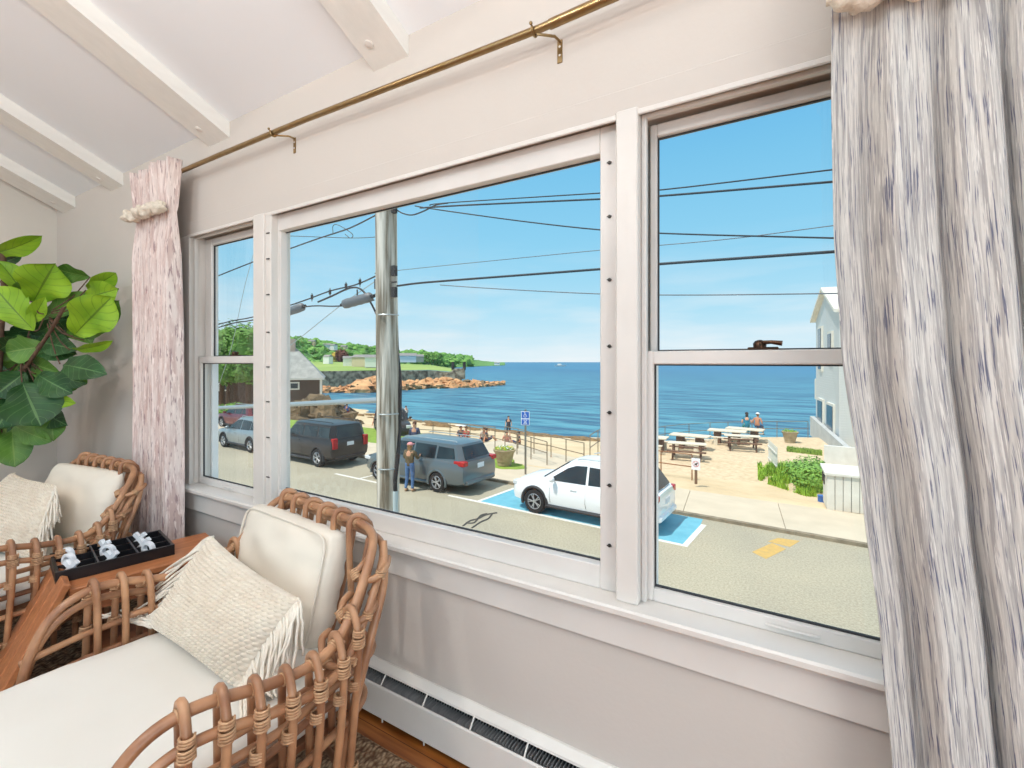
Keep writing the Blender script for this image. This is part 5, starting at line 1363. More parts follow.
# ================= VEHICLES =================
M_tire = mat('tyre_rubber', (36, 36, 38), .8); M_rim = mat('alloy_rim', (196, 198, 202), .3, .7)
M_cglass = mat('car_glass', (24, 32, 40), .12, 0, c2=(48, 62, 66), nscale=1.5, amt=.2)
M_red = mat('tail_light_red', (176, 26, 34), .25); M_clear = mat('lamp_lens', (214, 218, 222), .15); M_blackp = mat('black_trim_plastic', (48, 50, 54), .6); M_plate = mat('licence_plate', (226, 230, 234), .5)
def wheel_parts(t, x, y, r, sgn, w_=.23):
    M = Matrix.Translation((x, y, r)) @ Matrix.Rotation(-sgn*PI/2, 4, 'X')
    m = MB(); m.lathe([(r*.60, -w_/2), (r*.93, -w_/2), (r, -w_/2+.04), (r, w_/2-.04), (r*.94, w_/2), (r*.66, w_/2), (r*.63, w_/2-.03), (r*.3, w_/2-.07)], 28, M=M); o = m.build('wheel', M_tire, t)
    m = MB(); m.lathe([(r*.66, w_/2-.005), (r*.62, w_/2+.004), (r*.58, w_/2-.03)], 28, M=M, cap=False)
    m.lathe([(r*.15, w_/2-.04), (r*.14, w_/2-.005), (.01, w_/2)], 12, M=M)
    for k in range(5):
        a = 2*PI*k/5
        for da in (-.16, .16):
            m.tube([(r*.1*math.cos(a), r*.1*math.sin(a), w_/2-.015), (r*.62*math.cos(a+da), r*.62*math.sin(a+da), w_/2-.012)], r*.045, 6, M=M)
    m.build('rim', M_rim, o)
def boolean_cut(o, cutters):
    for c in cutters:
        md = o.modifiers.new('b', 'BOOLEAN'); md.operation = 'DIFFERENCE'; md.object = c; md.solver = 'EXACT'
    dg = bpy.context.evaluated_depsgraph_get(); ev = o.evaluated_get(dg)
    me = bpy.data.meshes.new_from_object(ev); o.modifiers.clear(); old = o.data; o.data = me
    for c in cutters: bpy.data.objects.remove(c)
def car(name, label, loc, rz, S, paint, paint_low=None, cat='car'):
    t = thing(name, label, cat, loc, rz)
    # body loft
    def ring(s):
        x, zb, zt, w_ = s
        h = zt-zb
        half = [(0, zb), (w_*.80, zb), (w_*.95, zb+h*.10), (w_, zb+h*.38), (w_*.985, zb+h*.66), (w_*.955, zt-h*.10), (w_*.90, zt-.012), (w_*.55, zt+.018), (0, zt+.028)]
        full = half+[(-y, z) for y, z in reversed(half[1:-1])]
        return [(x, y, z) for y, z in full]
    rings = [ring(s) for s in S['st']]
    n = len(rings[0]); vs = [v for r in rings for v in r]; fs = []
    for i in range(len(rings)-1):
        for k in range(n):
            k2 = (k+1) % n; fs.append((i*n+k, i*n+k2, (i+1)*n+k2, (i+1)*n+k))
    fs += [tuple(range(n-1, -1, -1)), tuple((len(rings)-1)*n+k for k in range(n))]
    m = MB(); m.add(vs, fs); body = m.build('body', paint, t, ang=35)
    cut = []
    for x in S['wx']:
        m = MB(); m.lathe([(S['wr']*1.17, -1.5), (S['wr']*1.17, 1.5)], 30, M=Matrix.Translation((x, 0, S['wr']*1.02)) @ Matrix.Rotation(PI/2, 4, 'X')); c = m.build('cut', None, t); cut.append(c)
    bpy.context.view_layer.update()
    boolean_cut(body, cut)
    for p in body.data.polygons: p.use_smooth = True
    body.data.materials.clear(); body.data.materials.append(paint)
    bmx = bmesh.new(); bmx.from_mesh(body.data)
    for e in bmx.edges:
        e.smooth = not (len(e.link_faces) == 2 and e.calc_face_angle(0) > R_(33))
    bmx.to_mesh(body.data); bmx.free()
    m = MB(); m.bb((S['wx'][0]-.5, -S['W']/2+.14, .26), (S['wx'][1]+.5, S['W']/2-.14, .5)); m.build('underbody', M_blackp, t)
    # greenhouse
    g = S['gh']; zb, zt = g['zb'], g['zt']; wb, wt = g['wb'], g['wt']
    def gx(h, s):   # s 0 rear, 1 front
        r = g['xb0']+(g['xt0']-g['xb0'])*h; f = g['xb1']+(g['xt1']-g['xb1'])*h
        return r, f
    def gring(h):
        r, f = gx(h, 0); w_ = wb+(wt-wb)*h; z = zb+(zt-zb)*h; c = .10
        pts = [(r+.02, w_*.75), (r+c*1.4, w_*.97), (r+c*4, w_), ((r+f)/2, w_*1.005), (f-c*5, w_), (f-c*2.2, w_*.95), (f-.02, w_*.72), (f+.02, 0)]
        full = [(x, y) for x, y in pts]+[(x, -y) for x, y in reversed(pts[:-1])]+[(r-.01, 0)]
        return [(x, y, z) for x, y in full]
    hs_ = [0, .5, .88, .97]; rg_ = [gring(h) for h in hs_]
    top = [(x*.0+((x-(gx(1, 0)[0]+gx(1, 0)[1])/2)*.93+(gx(1, 0)[0]+gx(1, 0)[1])/2), y*.88, zt+.005) for x, y, z in gring(1)]
    top2 = [((x-(gx(1, 0)[0]+gx(1, 0)[1])/2)*.6+(gx(1, 0)[0]+gx(1, 0)[1])/2, y*.5, zt+.035) for x, y, z in gring(1)]
    rg_ += [top, top2]; n = len(top); vs = [v for r in rg_ for v in r]; fs = []
    for i in range(len(rg_)-1):
        for k in range(n): fs.append((i*n+k, i*n+(k+1) % n, (i+1)*n+(k+1) % n, (i+1)*n+k))
    fs.append(tuple((len(rg_)-1)*n+k for k in range(n)))
    m = MB(); m.add(vs, fs); m.build('roof', paint, t, ang=35)
    def yat(z): return wb+(wt-wb)*(z-zb)/(zt-zb)
    for sg in (1, -1):
        for poly in S['win']:
            m = MB(); q = [(x, sg*(yat(z)+.012), z) for x, z in poly]; q2 = [(x, sg*(yat(z)-.03), z) for x, z in poly]; k = len(poly)
            m.add(q+q2, [tuple(range(k)), tuple(range(2*k-1, k-1, -1))]+[(i, (i+1) % k, k+(i+1) % k, k+i) for i in range(k)]); m.build('side_window', M_cglass, t, ang=20)
        for x in S['handles']:
            m = MB(); m.box((x, sg*(S['W']/2*.975), g['zb']-.13), (.20, .05, .03), bevel=.008); m.build('door_handle', paint, t)
        for x in S['seams']:
            m = MB(); m.tube([(x, sg*(S['W']/2*.90), zb-.02), (x, sg*S['W']/2*.975, zb-.18), (x, sg*S['W']/2*1.0, zb-.45), (x-.02, sg*S['W']/2*.985, .42)], .006, 4); m.build('door_seam', M_blackp, t)
        m = MB(); mx_ = g['xb1']-.55; m.ball((mx_, sg*(wb+.16), zb+.10), .11, 10, 8, (.7, 1, .75)); m.bar((mx_, sg*(wb-.02), zb+.02), (mx_, sg*(wb+.12), zb+.06), .025); m.build('side_mirror', S.get('mirror', paint), t)
        m = MB(); m.tube([(g['xt0']+.12, sg*wt*.86, zt+.05), (g['xt0']+.2, sg*wt*.86, zt+.085), (g['xt1']-.35, sg*wt*.86, zt+.085), (g['xt1']-.22, sg*wt*.86, zt+.045)], .018, 6); m.build('roof_rail', S.get('railm', M_galv), t)
        # cladding strip
        m = MB(); m.tube([(S['wx'][0]+S['wr']*1.1, sg*S['W']/2*.955, .30), (S['wx'][1]-S['wr']*1.1, sg*S['W']/2*.955, .30)], .055, 6); m.build('rocker_trim', S.get('lowm', M_blackp), t)
        for x in S['wx']:
            m = MB(); R2 = S['wr']*1.19; m.tube([(x+R2*math.cos(a), sg*(S['W']/2-.035), S['wr']*1.02+R2*math.sin(a)) for a in [-.28+(PI+.56)*i/20 for i in range(21)]], .048, 6); m.build('wheel_arch', S.get('archm', M_blackp), t)
            wheel_parts(t, x, sg*(S['W']/2-.125), S['wr'], sg)
        # lights
        a, b, c_, d_ = S['tail']; m = MB(); m.box(((a+b)/2+.05, sg*(S['W']/2*.80), (c_+d_)/2), (b-a, S['W']*.12, d_-c_), bevel=.02); m.build('tail_light', M_red, t)
        a, b, c_, d_ = S['head']; m = MB(); m.box(((a+b)/2, sg*(S['W']/2*.74), (c_+d_)/2), (b-a, S['W']*.16, d_-c_), bevel=.02); m.build('headlight', M_clear, t)
    # windscreen and rear window
    for nm, x0, x1, zz0, zz1 in (('windscreen', g['xb1'], g['xt1'], .08, .90), ('rear_window', g['xb0'], g['xt0'], S.get('rw', .12), .86)):
        sgx = 1 if nm == 'windscreen' else -1
        a = x0+(x1-x0)*zz0+sgx*.03; b = x0+(x1-x0)*zz1+sgx*.03; za = zb+(zt-zb)*zz0; zc = zb+(zt-zb)*zz1; wa = (wb+(wt-wb)*zz0)*.74; wc = (wb+(wt-wb)*zz1)*.74
        m = MB(); q = [(a, -wa, za), (a+sgx*.015, 0, za), (a, wa, za), (b, wc, zc), (b+sgx*.015, 0, zc), (b, -wc, zc)]; q2 = [(x-sgx*.06, y, z) for x, y, z in q]
        m.add(q+q2, [(0, 1, 4, 5), (1, 2, 3, 4), (11, 10, 7, 6), (10, 9, 8, 7)]+[(i, (i+1) % 6, 6+(i+1) % 6, 6+i) for i in range(6)]); m.build(nm, M_cglass, t, ang=20)
    x0 = S['st'][0][0]; x1 = S['st'][-1][0]
    m = MB(); m.box((x0+.06, 0, .42), (.22, S['W']*.80, .16), bevel=.04); m.build('rear_bumper', S.get('bump', paint), t)
    m = MB(); m.box((x1-.10, 0, .38), (.24, S['W']*.70, .16), bevel=.04); m.build('front_bumper', M_blackp, t)
    m = MB(); m.box((x0-.004+S.get('pl', 0), 0, S.get('plz', .8)), (.02, .34, .16), bevel=.004); m.build('licence_plate', M_plate, t)
    return t
SUV = dict(W=1.84, wr=.35, wx=(-1.37, 1.32), rw=.15,
  st=[(-2.30, .50, .86, .74), (-2.26, .40, 1.00, .84), (-2.05, .30, 1.08, .90), (-1.6, .27, 1.09, .92), (-.5, .25, 1.05, .92), (.7, .25, 1.02, .92), (1.15, .25, 1.00, .915), (1.6, .26, .95, .905), (1.9, .28, .93, .88), (2.08, .30, .85, .82), (2.18, .38, .73, .70)],
  gh=dict(zb=1.0, zt=1.61, wb=.845, wt=.645, xb0=-2.22, xb1=1.22, xt0=-1.80, xt1=.28),
  win=[[(-1.75, 1.10), (-1.28, 1.08), (-1.28, 1.48), (-1.50, 1.46)], [(-1.22, 1.07), (-.38, 1.05), (-.36, 1.52), (-1.22, 1.50)], [(-.30, 1.05), (.88, 1.04), (.30, 1.42), (.05, 1.51), (-.29, 1.53)]],
  handles=(-.95, .05), seams=(-1.26, -.32, .80), tail=(-2.34, -2.12, .84, 1.02), head=(1.84, 2.13, .74, .86), plz=.78)
VAN = dict(W=1.98, wr=.34, wx=(-1.42, 1.58), rw=.22,
  st=[(-2.58, .45, .90, .80), (-2.54, .34, 1.06, .90), (-2.3, .28, 1.12, .96), (-1.6, .24, 1.12, .99), (-.3, .22, 1.08, .99), (1.1, .22, 1.03, .985), (1.5, .22, 1.02, .97), (1.9, .24, .97, .95), (2.3, .27, .86, .88), (2.5, .33, .74, .76), (2.57, .40, .64, .6)],
  gh=dict(zb=1.04, zt=1.66, wb=.91, wt=.72, xb0=-2.50, xb1=1.72, xt0=-2.18, xt1=.70),
  win=[[(-2.15, 1.20), (-1.35, 1.14), (-1.35, 1.54), (-2.02, 1.52)], [(-1.26, 1.13), (-.28, 1.10), (-.26, 1.57), (-1.25, 1.56)], [(-.18, 1.09), (.62, 1.08), (.60, 1.56), (-.17, 1.58)], [(.68, 1.08), (1.38, 1.09), (.85, 1.45), (.68, 1.53)]],
  handles=(-.1, .05), seams=(-1.32, -.22, .95), tail=(-2.64, -2.18, .98, 1.14), head=(2.1, 2.45, .70, .82), plz=.92)
BOX = dict(W=1.92, wr=.38, wx=(-1.42, 1.47), rw=.10,
  st=[(-2.42, .48, 1.10, .90), (-2.38, .38, 1.20, .945), (-2.1, .34, 1.22, .96), (-1, .32, 1.20, .96), (.9, .32, 1.18, .96), (1.4, .32, 1.16, .95), (1.9, .34, 1.12, .94), (2.25, .38, 1.04, .90), (2.38, .42, .92, .84), (2.42, .50, .80, .78)],
  gh=dict(zb=1.18, zt=1.80, wb=.90, wt=.76, xb0=-2.38, xb1=1.22, xt0=-2.26, xt1=.62),
  win=[[(-2.2, 1.27), (-1.42, 1.27), (-1.42, 1.68), (-2.14, 1.68)], [(-1.32, 1.27), (-.38, 1.26), (-.38, 1.68), (-1.32, 1.68)], [(-.30, 1.26), (.86, 1.25), (.55, 1.60), (.35, 1.68), (-.30, 1.68)]],
  handles=(-1.05, -.05), seams=(-1.38, -.34, .85), tail=(-2.54, -2.36, .82, 1.26), head=(2.2, 2.42, .84, 1.02), plz=.98)
M_pwhite = mat('white_car_paint', (244, 246, 248), .25, coat=.6); M_pgrey = mat('slate_grey_car_paint', (104, 114, 118), .28, .35, coat=.6)
M_pblack = mat('black_car_paint', (44, 40, 40), .35, 0, coat=.15); M_psilver = mat('silver_car_paint', (150, 160, 164), .28, .4, coat=.6); M_pmar = mat('maroon_car_paint', (110, 34, 44), .28, .2, coat=.6)
def park(px_x, S, off=0.0):
    return
def place_car(name, label, xw, S, widx, paint, dy=0, yw=None, rot=0):
    """park with wheel number widx at world x = xw, near side on the bay line; nose to the left"""
    rz = PI-math.atan(.055)+rot
    lx = S['wx'][widx]; c, s = math.cos(rz), math.sin(rz)
    x0 = xw-lx*c; yn = (ST(x0)+.02 if yw is None else yw)+dy+S['W']/2
    return car(name, label, (x0, yn, ZG+.002), rz, S, paint)
SUV1 = dict(SUV); 
place_car('white_car', 'white compact SUV parked on the blue accessible bay', -6.52, SUV, 1, M_pwhite)
VAN['lowm'] = M_pgrey; VAN['archm'] = M_pgrey; VAN['bump'] = M_pgrey
vn = place_car('grey_minivan', 'slate grey minivan parked behind the utility pole', -10.42, VAN, 0, M_pgrey)
BOX1 = dict(BOX, railm=M_blackp)
place_car('black_car', 'boxy black off-road car parked at the left of the middle window', -17.3, BOX1, 0, M_pblack)
SUV2 = dict(SUV)
place_car('silver_car', 'silver-grey SUV seen through the left window', -22.86, SUV2, 0, M_psilver)
place_car('maroon_car', 'maroon car half hidden beyond the silver SUV', -30.5, SUV2, 0, M_pmar, yw=ST(-30)+.33+3.2)
BOX2 = dict(BOX)
q = D(392, 440, 30); car('jeep', 'dark off-road car mostly hidden behind the utility pole', (q.x, q.y, ZG-.35), R_(-38), BOX2, M_pblack)

# ================= PEOPLE =================
def skinmesh(name, verts, edges, radii, m_, parent, sub=1, root=0):
    me = bpy.data.meshes.new(name); me.from_pydata([tuple(v) for v in verts], edges, [])
    o = bpy.data.objects.new(name, me); COL.objects.link(o)
    sk = o.modifiers.new('skin', 'SKIN'); sk.use_smooth_shade = True
    d = me.skin_vertices[0].data
    for i, r in enumerate(radii): d[i].radius = (r, r) if not isinstance(r, tuple) else r
    d[root].use_root = True
    ss = o.modifiers.new('s', 'SUBSURF'); ss.levels = sub; ss.render_levels = sub
    dg = bpy.context.evaluated_depsgraph_get(); ev = o.evaluated_get(dg); me2 = bpy.data.meshes.new_from_object(ev)
    o.modifiers.clear(); o.data = me2; bpy.data.meshes.remove(me); me2.name = name
    for p in me2.polygons: p.use_smooth = True
    me2.materials.clear(); me2.materials.append(m_); o.parent = parent
    return o
M_skin = mat('skin', (214, 160, 128), .6); M_skin2 = mat('tanned_skin', (196, 134, 100), .6)
M_eye = mat('eye_dark', (40, 34, 30), .3)
POSE = dict(pelvis=(0, 0, .95), spine=(0, 0, 1.12), chest=(0, .01, 1.32), neck=(0, .01, 1.47), chin=(0, -.03, 1.53), head=(0, 0, 1.62), crown=(0, .01, 1.71), nose=(0, -.115, 1.60),
  shL=(.17, .01, 1.41), elL=(.24, .03, 1.13), wrL=(.25, -.06, .88), hpL=(.095, 0, .90), knL=(.11, -.02, .49), anL=(.12, .02, .09), toL=(.14, -.14, .035),
  shR=(-.17, .01, 1.41), elR=(-.24, .03, 1.13), wrR=(-.25, -.06, .88), hpR=(-.095, 0, .90), knR=(-.11, -.02, .49), anR=(-.12, .02, .09), toR=(-.14, -.14, .035))
RAD = dict(pelvis=.125, spine=.115, chest=.13, neck=.052, chin=.06, head=.088, crown=.06, nose=.014, sh=.058, el=.042, wr=.028, hp=.088, kn=.056, an=.038, to=.032)
def person(label, loc, rz, pose=None, shirt=None, pants=None, hair=(70, 48, 34), skin=None, hat=None, scale=1.0, shorts=False, sleeves=True, group=None, detail=True, longhair=False, bag=None, shoes=(60, 50, 46)):
    Pz = dict(POSE); Pz.update(pose or {})
    t = thing('person', label, 'person', loc, rz, group); t.scale = (scale,)*3
    names = ['pelvis', 'spine', 'chest', 'neck', 'chin', 'head', 'crown', 'nose']+[a+s for s in 'LR' for a in ('sh', 'el', 'wr', 'hp', 'kn', 'an', 'to')]
    V = [Vector(Pz[n]) for n in names]; Rr = [RAD.get(n, RAD.get(n[:2])) for n in names]; ix = {n: i for i, n in enumerate(names)}
    Rr[0] = (.15, .105); Rr[2] = (.15, .105)
    E_ = [(0, 1), (1, 2), (2, 3), (3, 4), (4, 5), (5, 6), (5, 7)]
    for s in 'LR': E_ += [(2, ix['sh'+s]), (ix['sh'+s], ix['el'+s]), (ix['el'+s], ix['wr'+s]), (0, ix['hp'+s]), (ix['hp'+s], ix['kn'+s]), (ix['kn'+s], ix['an'+s]), (ix['an'+s], ix['to'+s])]
    if detail:
        for s in 'LR':
            w_ = Vector(Pz['wr'+s]); d = (w_-Vector(Pz['el'+s])).normalized(); side = d.cross(Vector((1, 0, 0) if abs(d.x) < .8 else (0, 0, 1))).normalized()
            pi0 = len(V); V.append(w_+d*.07); Rr.append((.034, .018)); E_.append((ix['wr'+s], pi0))
            for k in range(4):
                o_ = side*(k-1.5)*.019; L = (.062, .074, .070, .054)[k]; curl = side.cross(d)*.02
                a = len(V); V += [w_+d*.095+o_, w_+d*(.095+L*.55)+o_+curl*.4, w_+d*(.095+L)+o_+curl*1.4]; Rr += [.010, .009, .007]; E_ += [(pi0, a), (a, a+1), (a+1, a+2)]
            a = len(V); V += [w_+d*.05-side*.045, w_+d*.085-side*.060]; Rr += [.011, .009]; E_ += [(ix['wr'+s], a), (a, a+1)]
    body = skinmesh('body', V, E_, Rr, skin or M_skin, t, 1)
    hd = Vector(Pz['head'])
    if detail:
        for sx in (-1, 1):
            m = MB(); m.ball(hd+Vector((sx*.033, -.083, .01)), .011, 8, 6); m.build('eye', M_eye, t)
            m = MB(); m.ball(hd+Vector((sx*.088, .008, -.01)), .022, 8, 6, (.4, .8, 1.3)); m.build('ear', skin or M_skin, t)
        m = MB(); m.ball(hd+Vector((0, -.088, -.062)), .022, 8, 4, (1, .3, .25)); m.build('mouth', mat('lips', (176, 100, 90), .6), t)
    m = MB(); m.ball(hd+Vector((0, .022, .035)), .098, 16, 12, (1, 1.06, .95), jit=.15)
    if longhair: m.ball(hd+Vector((0, .06, -.09)), .085, 12, 10, (1, .6, 1.7), jit=.2)
    m.build('hair', mat('hair_colour', hair, .8), t, ang=180)
    if hat:
        m = MB(); m.ball(hd+Vector((0, .008, .055)), .108, 16, 10, (1, 1.08, .78)); m.box(hd+Vector((0, -.135, .05)), (.15, .12, .012), bevel=.004); m.build('cap', mat('cap_cloth', hat, .8), t, ang=180)
    def garment(nm, parts, edges, rad, m_, rt=0):
        VV = [Vector(Pz[a]) if isinstance(a, str) else Vector(a) for a in parts]; return skinmesh(nm, VV, edges, rad, m_, t, 1, rt)
    if shirt:
        ms = mat('shirt_cloth', shirt, .85, c2=tuple(int(c*.85) for c in shirt), nscale=8)
        end = 'wr' if sleeves else 'el'
        def mid(a, b, k): return Vector(Pz[a]).lerp(Vector(Pz[b]), k)
        parts = [Vector(Pz['pelvis'])+Vector((0, 0, -.09)), 'spine', 'chest', Vector(Pz['neck'])-Vector((0, 0, .03))]
        ed = [(0, 1), (1, 2), (2, 3)]; rad = [(.175, .135), (.155, .13), (.18, .145), .065]
        for s in 'LR':
            b0 = len(parts); parts += ['sh'+s, 'el'+s] if sleeves else ['sh'+s, mid('sh'+s, 'el'+s, .6)]
            ed += [(2, b0), (b0, b0+1)]; rad += [.074, .058]
            if sleeves: parts.append(mid('el'+s, 'wr'+s, .85)); ed.append((b0+1, b0+2)); rad.append(.044)
        garment('shirt', parts, ed, rad, ms, 1)
    if pants:
        mp_ = mat('trouser_cloth', pants, .85, c2=tuple(int(c*.82) for c in pants), nscale=6)
        parts = [Vector(Pz['pelvis'])+Vector((0, 0, .15)), 'pelvis']; ed = [(0, 1)]; rad = [(.158, .128), (.17, .13)]
        for s in 'LR':
            b0 = len(parts); parts += ['hp'+s, 'kn'+s]; ed += [(1, b0), (b0, b0+1)]; rad += [.100, .070 if not shorts else .085]
            if not shorts: parts.append('an'+s); ed.append((b0+1, b0+2)); rad.append(.055)
        garment('trousers' if not shorts else 'shorts', parts, ed, rad, mp_, 1)
    for s in 'LR':
        a, b = Vector(Pz['an'+s]), Vector(Pz['to'+s])
        m = MB(); m.tube([a+(a-b)*.28+Vector((0, 0, -.03)), a+Vector((0, 0, -.03)), a.lerp(b, .6)+Vector((0, 0, -.012)), b+(b-a)*.18], [.036, .046, .044, .026], 8); m.build('shoe', mat('shoe_leather', shoes, .6), t, ang=180)
    if bag:
        m = MB(); c = Vector(Pz['elR'])+Vector((-.05, .02, -.12)); m.box(c, (.12, .34, .28), bevel=.04); m.tube([c+Vector((0, -.12, .13)), Vector(Pz['shR'])+Vector((-.02, -.04, .05)), Vector(Pz['shR'])+Vector((-.02, .05, .05)), c+Vector((0, .12, .13))], .012, 6); m.build('shoulder_bag', mat('bag_cloth', bag, .8), t)
    return t
# woman leaning to the open van door, seen from behind: faces +Y
rzb = PI+R_(12)
fp = G(412, 489, ZG)
person('woman in pink cap, olive jacket and blue jeans standing beside the grey minivan', (fp.x+.13, fp.y-.25, ZG+.004), rzb,
  pose=dict(elR=(-.27, -.10, 1.16), wrR=(-.20, -.34, 1.20), elL=(.26, -.08, 1.15), wrL=(.20, -.30, 1.12), head=(0, -.03, 1.60), chin=(0, -.06, 1.52), crown=(0, -.02, 1.70), nose=(0, -.145, 1.58), anL=(.13, .06, .09), toL=(.15, -.10, .035)),
  shirt=(112, 98, 72), pants=(92, 128, 176), hair=(150, 112, 70), hat=(226, 150, 150), longhair=True, scale=.97, shoes=(190, 150, 120))
fp = G(413, 472, ZG); 
person('person with dark hair and blue shirt standing on the far side of the minivan', (fp.x-1.2, ST(fp.x)+.33+2.75, ZG+.115), R_(20), shirt=(74, 84, 112), pants=(60, 62, 70), hair=(92, 58, 40), scale=.98)
SIT = dict(pelvis=(0, .05, .12), spine=(0, .08, .30), chest=(0, .06, .50), neck=(0, .04, .65), chin=(0, 0, .71), head=(0, .02, .80), crown=(0, .03, .89), nose=(0, -.095, .78),
  shL=(.17, .05, .59), elL=(.26, .10, .36), wrL=(.22, -.08, .24), shR=(-.17, .05, .59), elR=(-.26, .10, .36), wrR=(-.22, -.08, .24),
  hpL=(.10, .0, .12), knL=(.16, -.38, .34), anL=(.14, -.62, .07), toL=(.16, -.76, .04), hpR=(-.10, 0, .12), knR=(-.16, -.38, .34), anR=(-.14, -.62, .07), toR=(-.16, -.76, .04))
WALK = dict(knL=(.10, -.14, .50), anL=(.11, -.18, .09), toL=(.12, -.33, .04), knR=(-.10, .03, .50), anR=(-.11, .24, .12), toR=(-.12, .12, .04), wrL=(.24, .12, .90), wrR=(-.24, -.20, .94))
def beachp(px, py, dep_hint=None):
    # march along the sight line to the sand
    last = None
    for i in range(60, 900):
        t_ = i*.1; q = D(px, py, t_)
        if q.y > ST(q.x)+4.9 and q.z <= beachz(q.x, q.y): return Vector((q.x, q.y, beachz(q.x, q.y)))
    return D(px, py, 40)
person('beachgoer in light top walking at the water edge right of the pole', beachp(406, 421), R_(60), WALK, shirt=(226, 222, 220), pants=(60, 60, 66), shorts=True, sleeves=False, detail=False, skin=M_skin2)
person('beachgoer in blue shirt standing on the sand above the black car', beachp(347, 422.5), R_(200), None, shirt=(70, 110, 176), pants=(190, 80, 70), shorts=True, sleeves=False, detail=False, skin=M_skin2)
person('beachgoer in dark swimwear standing upright on the sand behind the flower planter', beachp(508.5, 436.8), R_(30), None, shirt=(50, 48, 60), pants=(50, 48, 60), shorts=True, sleeves=False, detail=False)
for i, (px, py, rr_, sh_, lb) in enumerate(((376, 425, 30, (214, 90, 84), 'sunbather in red sitting on the sand just left of the pole'), (466, 441, 10, (196, 70, 70), 'sunbather in red sitting on the sand behind the minivan roof'), (461, 440, 60, (70, 74, 100), 'sunbather in dark top sitting beside the one in red'), (487, 442, 120, (70, 66, 74), 'sunbather in dark clothes sitting left of the flower planter'), (484, 441.5, 20, (206, 190, 180), 'sunbather in pale top sitting next to the dark-clothed one'), (507, 446, 40, (220, 150, 130), 'sunbather in salmon top sitting right behind the flower planter'), (518, 446, -50, (60, 56, 60), 'sunbather in black sitting at the right of the salmon one'))):
    person(lb, beachp(px, py), R_(rr_), SIT, shirt=sh_, pants=(70, 80, 110), shorts=True, sleeves=False, detail=False, skin=M_skin2)
# couple seated on the slab table at the patio edge
cq = G(746, 440.5, ZP)
ST2 = {k: (v[0], v[1], v[2]+.46) for k, v in SIT.items()}; ST2.update(anL=(.14, -.45, .09), toL=(.15, -.60, .04), anR=(-.14, -.45, .09), toR=(-.15, -.60, .04), knL=(.14, -.42, .52), knR=(-.14, -.42, .52))
person('shirtless person with white cap sitting on the picnic bench facing the sea', cq+Vector((.62, .15, .31)), R_(165), ST2, pants=(74, 92, 130), shorts=True, hat=(240, 240, 240), skin=M_skin2, detail=False, hair=(120, 90, 60))
person('long-haired person in turquoise top sitting beside the shirtless one', cq+Vector((.02, .15, .31)), R_(190), ST2, shirt=(30, 132, 160), pants=(60, 160, 150), sleeves=False, hair=(54, 44, 40), longhair=True, detail=False)

# ================= LIGHT, SKY, CAMERA =================
w = bpy.data.worlds.new('sky'); SC.world = w; w.use_nodes = True; nt = w.node_tree
bg = nt.nodes['Background']
tc = nt.nodes.new('ShaderNodeTexCoord'); sp = nt.nodes.new('ShaderNodeSeparateXYZ'); nt.links.new(tc.outputs['Generated'], sp.inputs[0])
r = nt.nodes.new('ShaderNodeValToRGB'); cr_ = r.color_ramp
nt.links.new(sp.outputs[2], r.inputs[0])
stops = [(0.0, (228, 245, 252)), (.03, (216, 241, 252)), (.10, (184, 230, 250)), (.22, (150, 215, 246)), (.38, (126, 200, 240)), (.46, (112, 190, 238)), (.62, (200, 222, 240)), (1.0, (222, 232, 242))]
cr_.elements[0].position = stops[0][0]; cr_.elements[0].color = srgb(*stops[0][1]); cr_.elements[1].position = stops[-1][0]; cr_.elements[1].color = srgb(*stops[-1][1])
for p_, c_ in stops[1:-1]:
    e = cr_.elements.new(p_); e.color = srgb(*c_)
mp = nt.nodes.new('ShaderNodeMapping'); mp.inputs['Scale'].default_value = (1.6, 1.6, 9); nt.links.new(tc.outputs['Generated'], mp.inputs[0])
n = nt.nodes.new('ShaderNodeTexNoise'); n.inputs['Scale'].default_value = 2.5; n.inputs['Detail'].default_value = 6; nt.links.new(mp.outputs[0], n.inputs['Vector'])
rc = nt.nodes.new('ShaderNodeValToRGB'); rc.color_ramp.elements[0].position = .42; rc.color_ramp.elements[1].position = .72; nt.links.new(n.outputs['Fac'], rc.inputs[0])
mr = nt.nodes.new('ShaderNodeMapRange'); mr.inputs['From Min'].default_value = .26; mr.inputs['From Max'].default_value = 0.0; mr.inputs['To Max'].default_value = .75; nt.links.new(sp.outputs[2], mr.inputs['Value'])
ml = nt.nodes.new('ShaderNodeMath'); ml.operation = 'MULTIPLY'; nt.links.new(rc.outputs[0], ml.inputs[0]); nt.links.new(mr.outputs[0], ml.inputs[1])
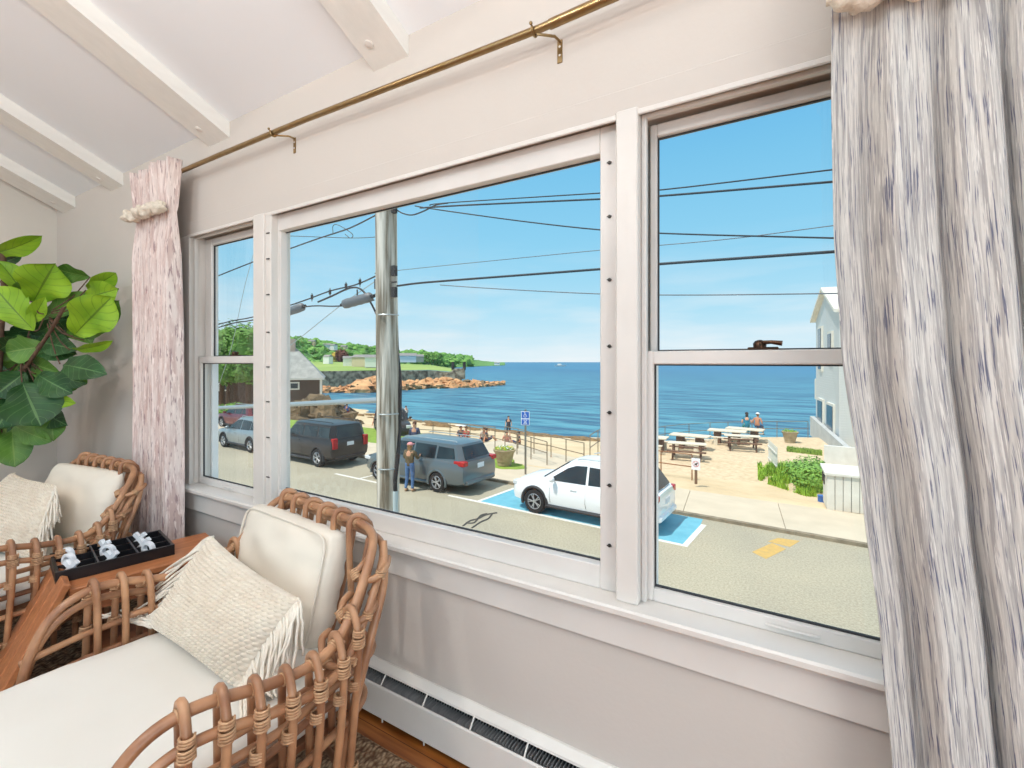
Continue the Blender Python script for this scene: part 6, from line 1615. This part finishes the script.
mx = nt.nodes.new('ShaderNodeMix'); mx.data_type = 'RGBA'; nt.links.new(ml.outputs[0], mx.inputs[0]); nt.links.new(r.outputs[0], mx.inputs[6]); mx.inputs[7].default_value = srgb(248, 250, 252)
nt.links.new(mx.outputs[2], bg.inputs[0]); bg.inputs[1].default_value = 1.0
def light(name, kind, loc, energy, col=(1, 1, 1), **k):
    d = bpy.data.lights.new(name, kind); d.energy = energy; d.color = col
    for a, b in k.items(): setattr(d, a, b)
    o = bpy.data.objects.new(name, d); COL.objects.link(o); o.location = loc; return o
s = light('sun', 'SUN', (0, 0, 30), 4.0, (1, .95, .87), angle=R_(.6))
s.rotation_euler = Vector((.28, .52, -1.15)).to_track_quat('-Z', 'Y').to_euler()
light('key_light', 'POINT', (-1.4, -2.6, 2.95), 76, (1, .94, .88), shadow_soft_size=.10)  # added unseen key light, in place of a flash above the camera
d = light('ceiling_fill', 'AREA', (.1, -2.5, 2.2), 95, (1, .97, .94), shape='DISK', size=.4)  # added fill aimed upwards to brighten the ceiling, no fixture here
d.rotation_euler = (PI, 0, 0)
d = light('side_fill', 'AREA', (3.0, -3.2, 1.5), 74, (1, .96, .92), shape='RECTANGLE', size=2.2, size_y=2.0)  # added soft fill from the right, no window is built there
d.rotation_euler = (Vector((-3, -.6, 1.9))-Vector((3.0, -3.2, 1.5))).to_track_quat('-Z', 'Y').to_euler()
light('left_wall_fill', 'POINT', (-3.6, -3.2, 3.85), 62, (1, .95, .89), shadow_soft_size=.12)  # extra unseen light added to brighten the left wall
SC.view_settings.view_transform = 'Standard'; SC.view_settings.look = 'None'; SC.view_settings.exposure = 0; SC.view_settings.gamma = 1
SC.view_settings.use_curve_mapping = False
cd = bpy.data.cameras.new('camera'); cam = bpy.data.objects.new('camera', cd); COL.objects.link(cam)
cam.location = (0, CY, CZ); cam.rotation_euler = (PI/2, 0, TH)
cd.sensor_width = 36; cd.lens = FPX/1024*36; cd.shift_y = -(384-HZ)/1024; cd.clip_start = .02; cd.clip_end = 20000
SC.camera = cam
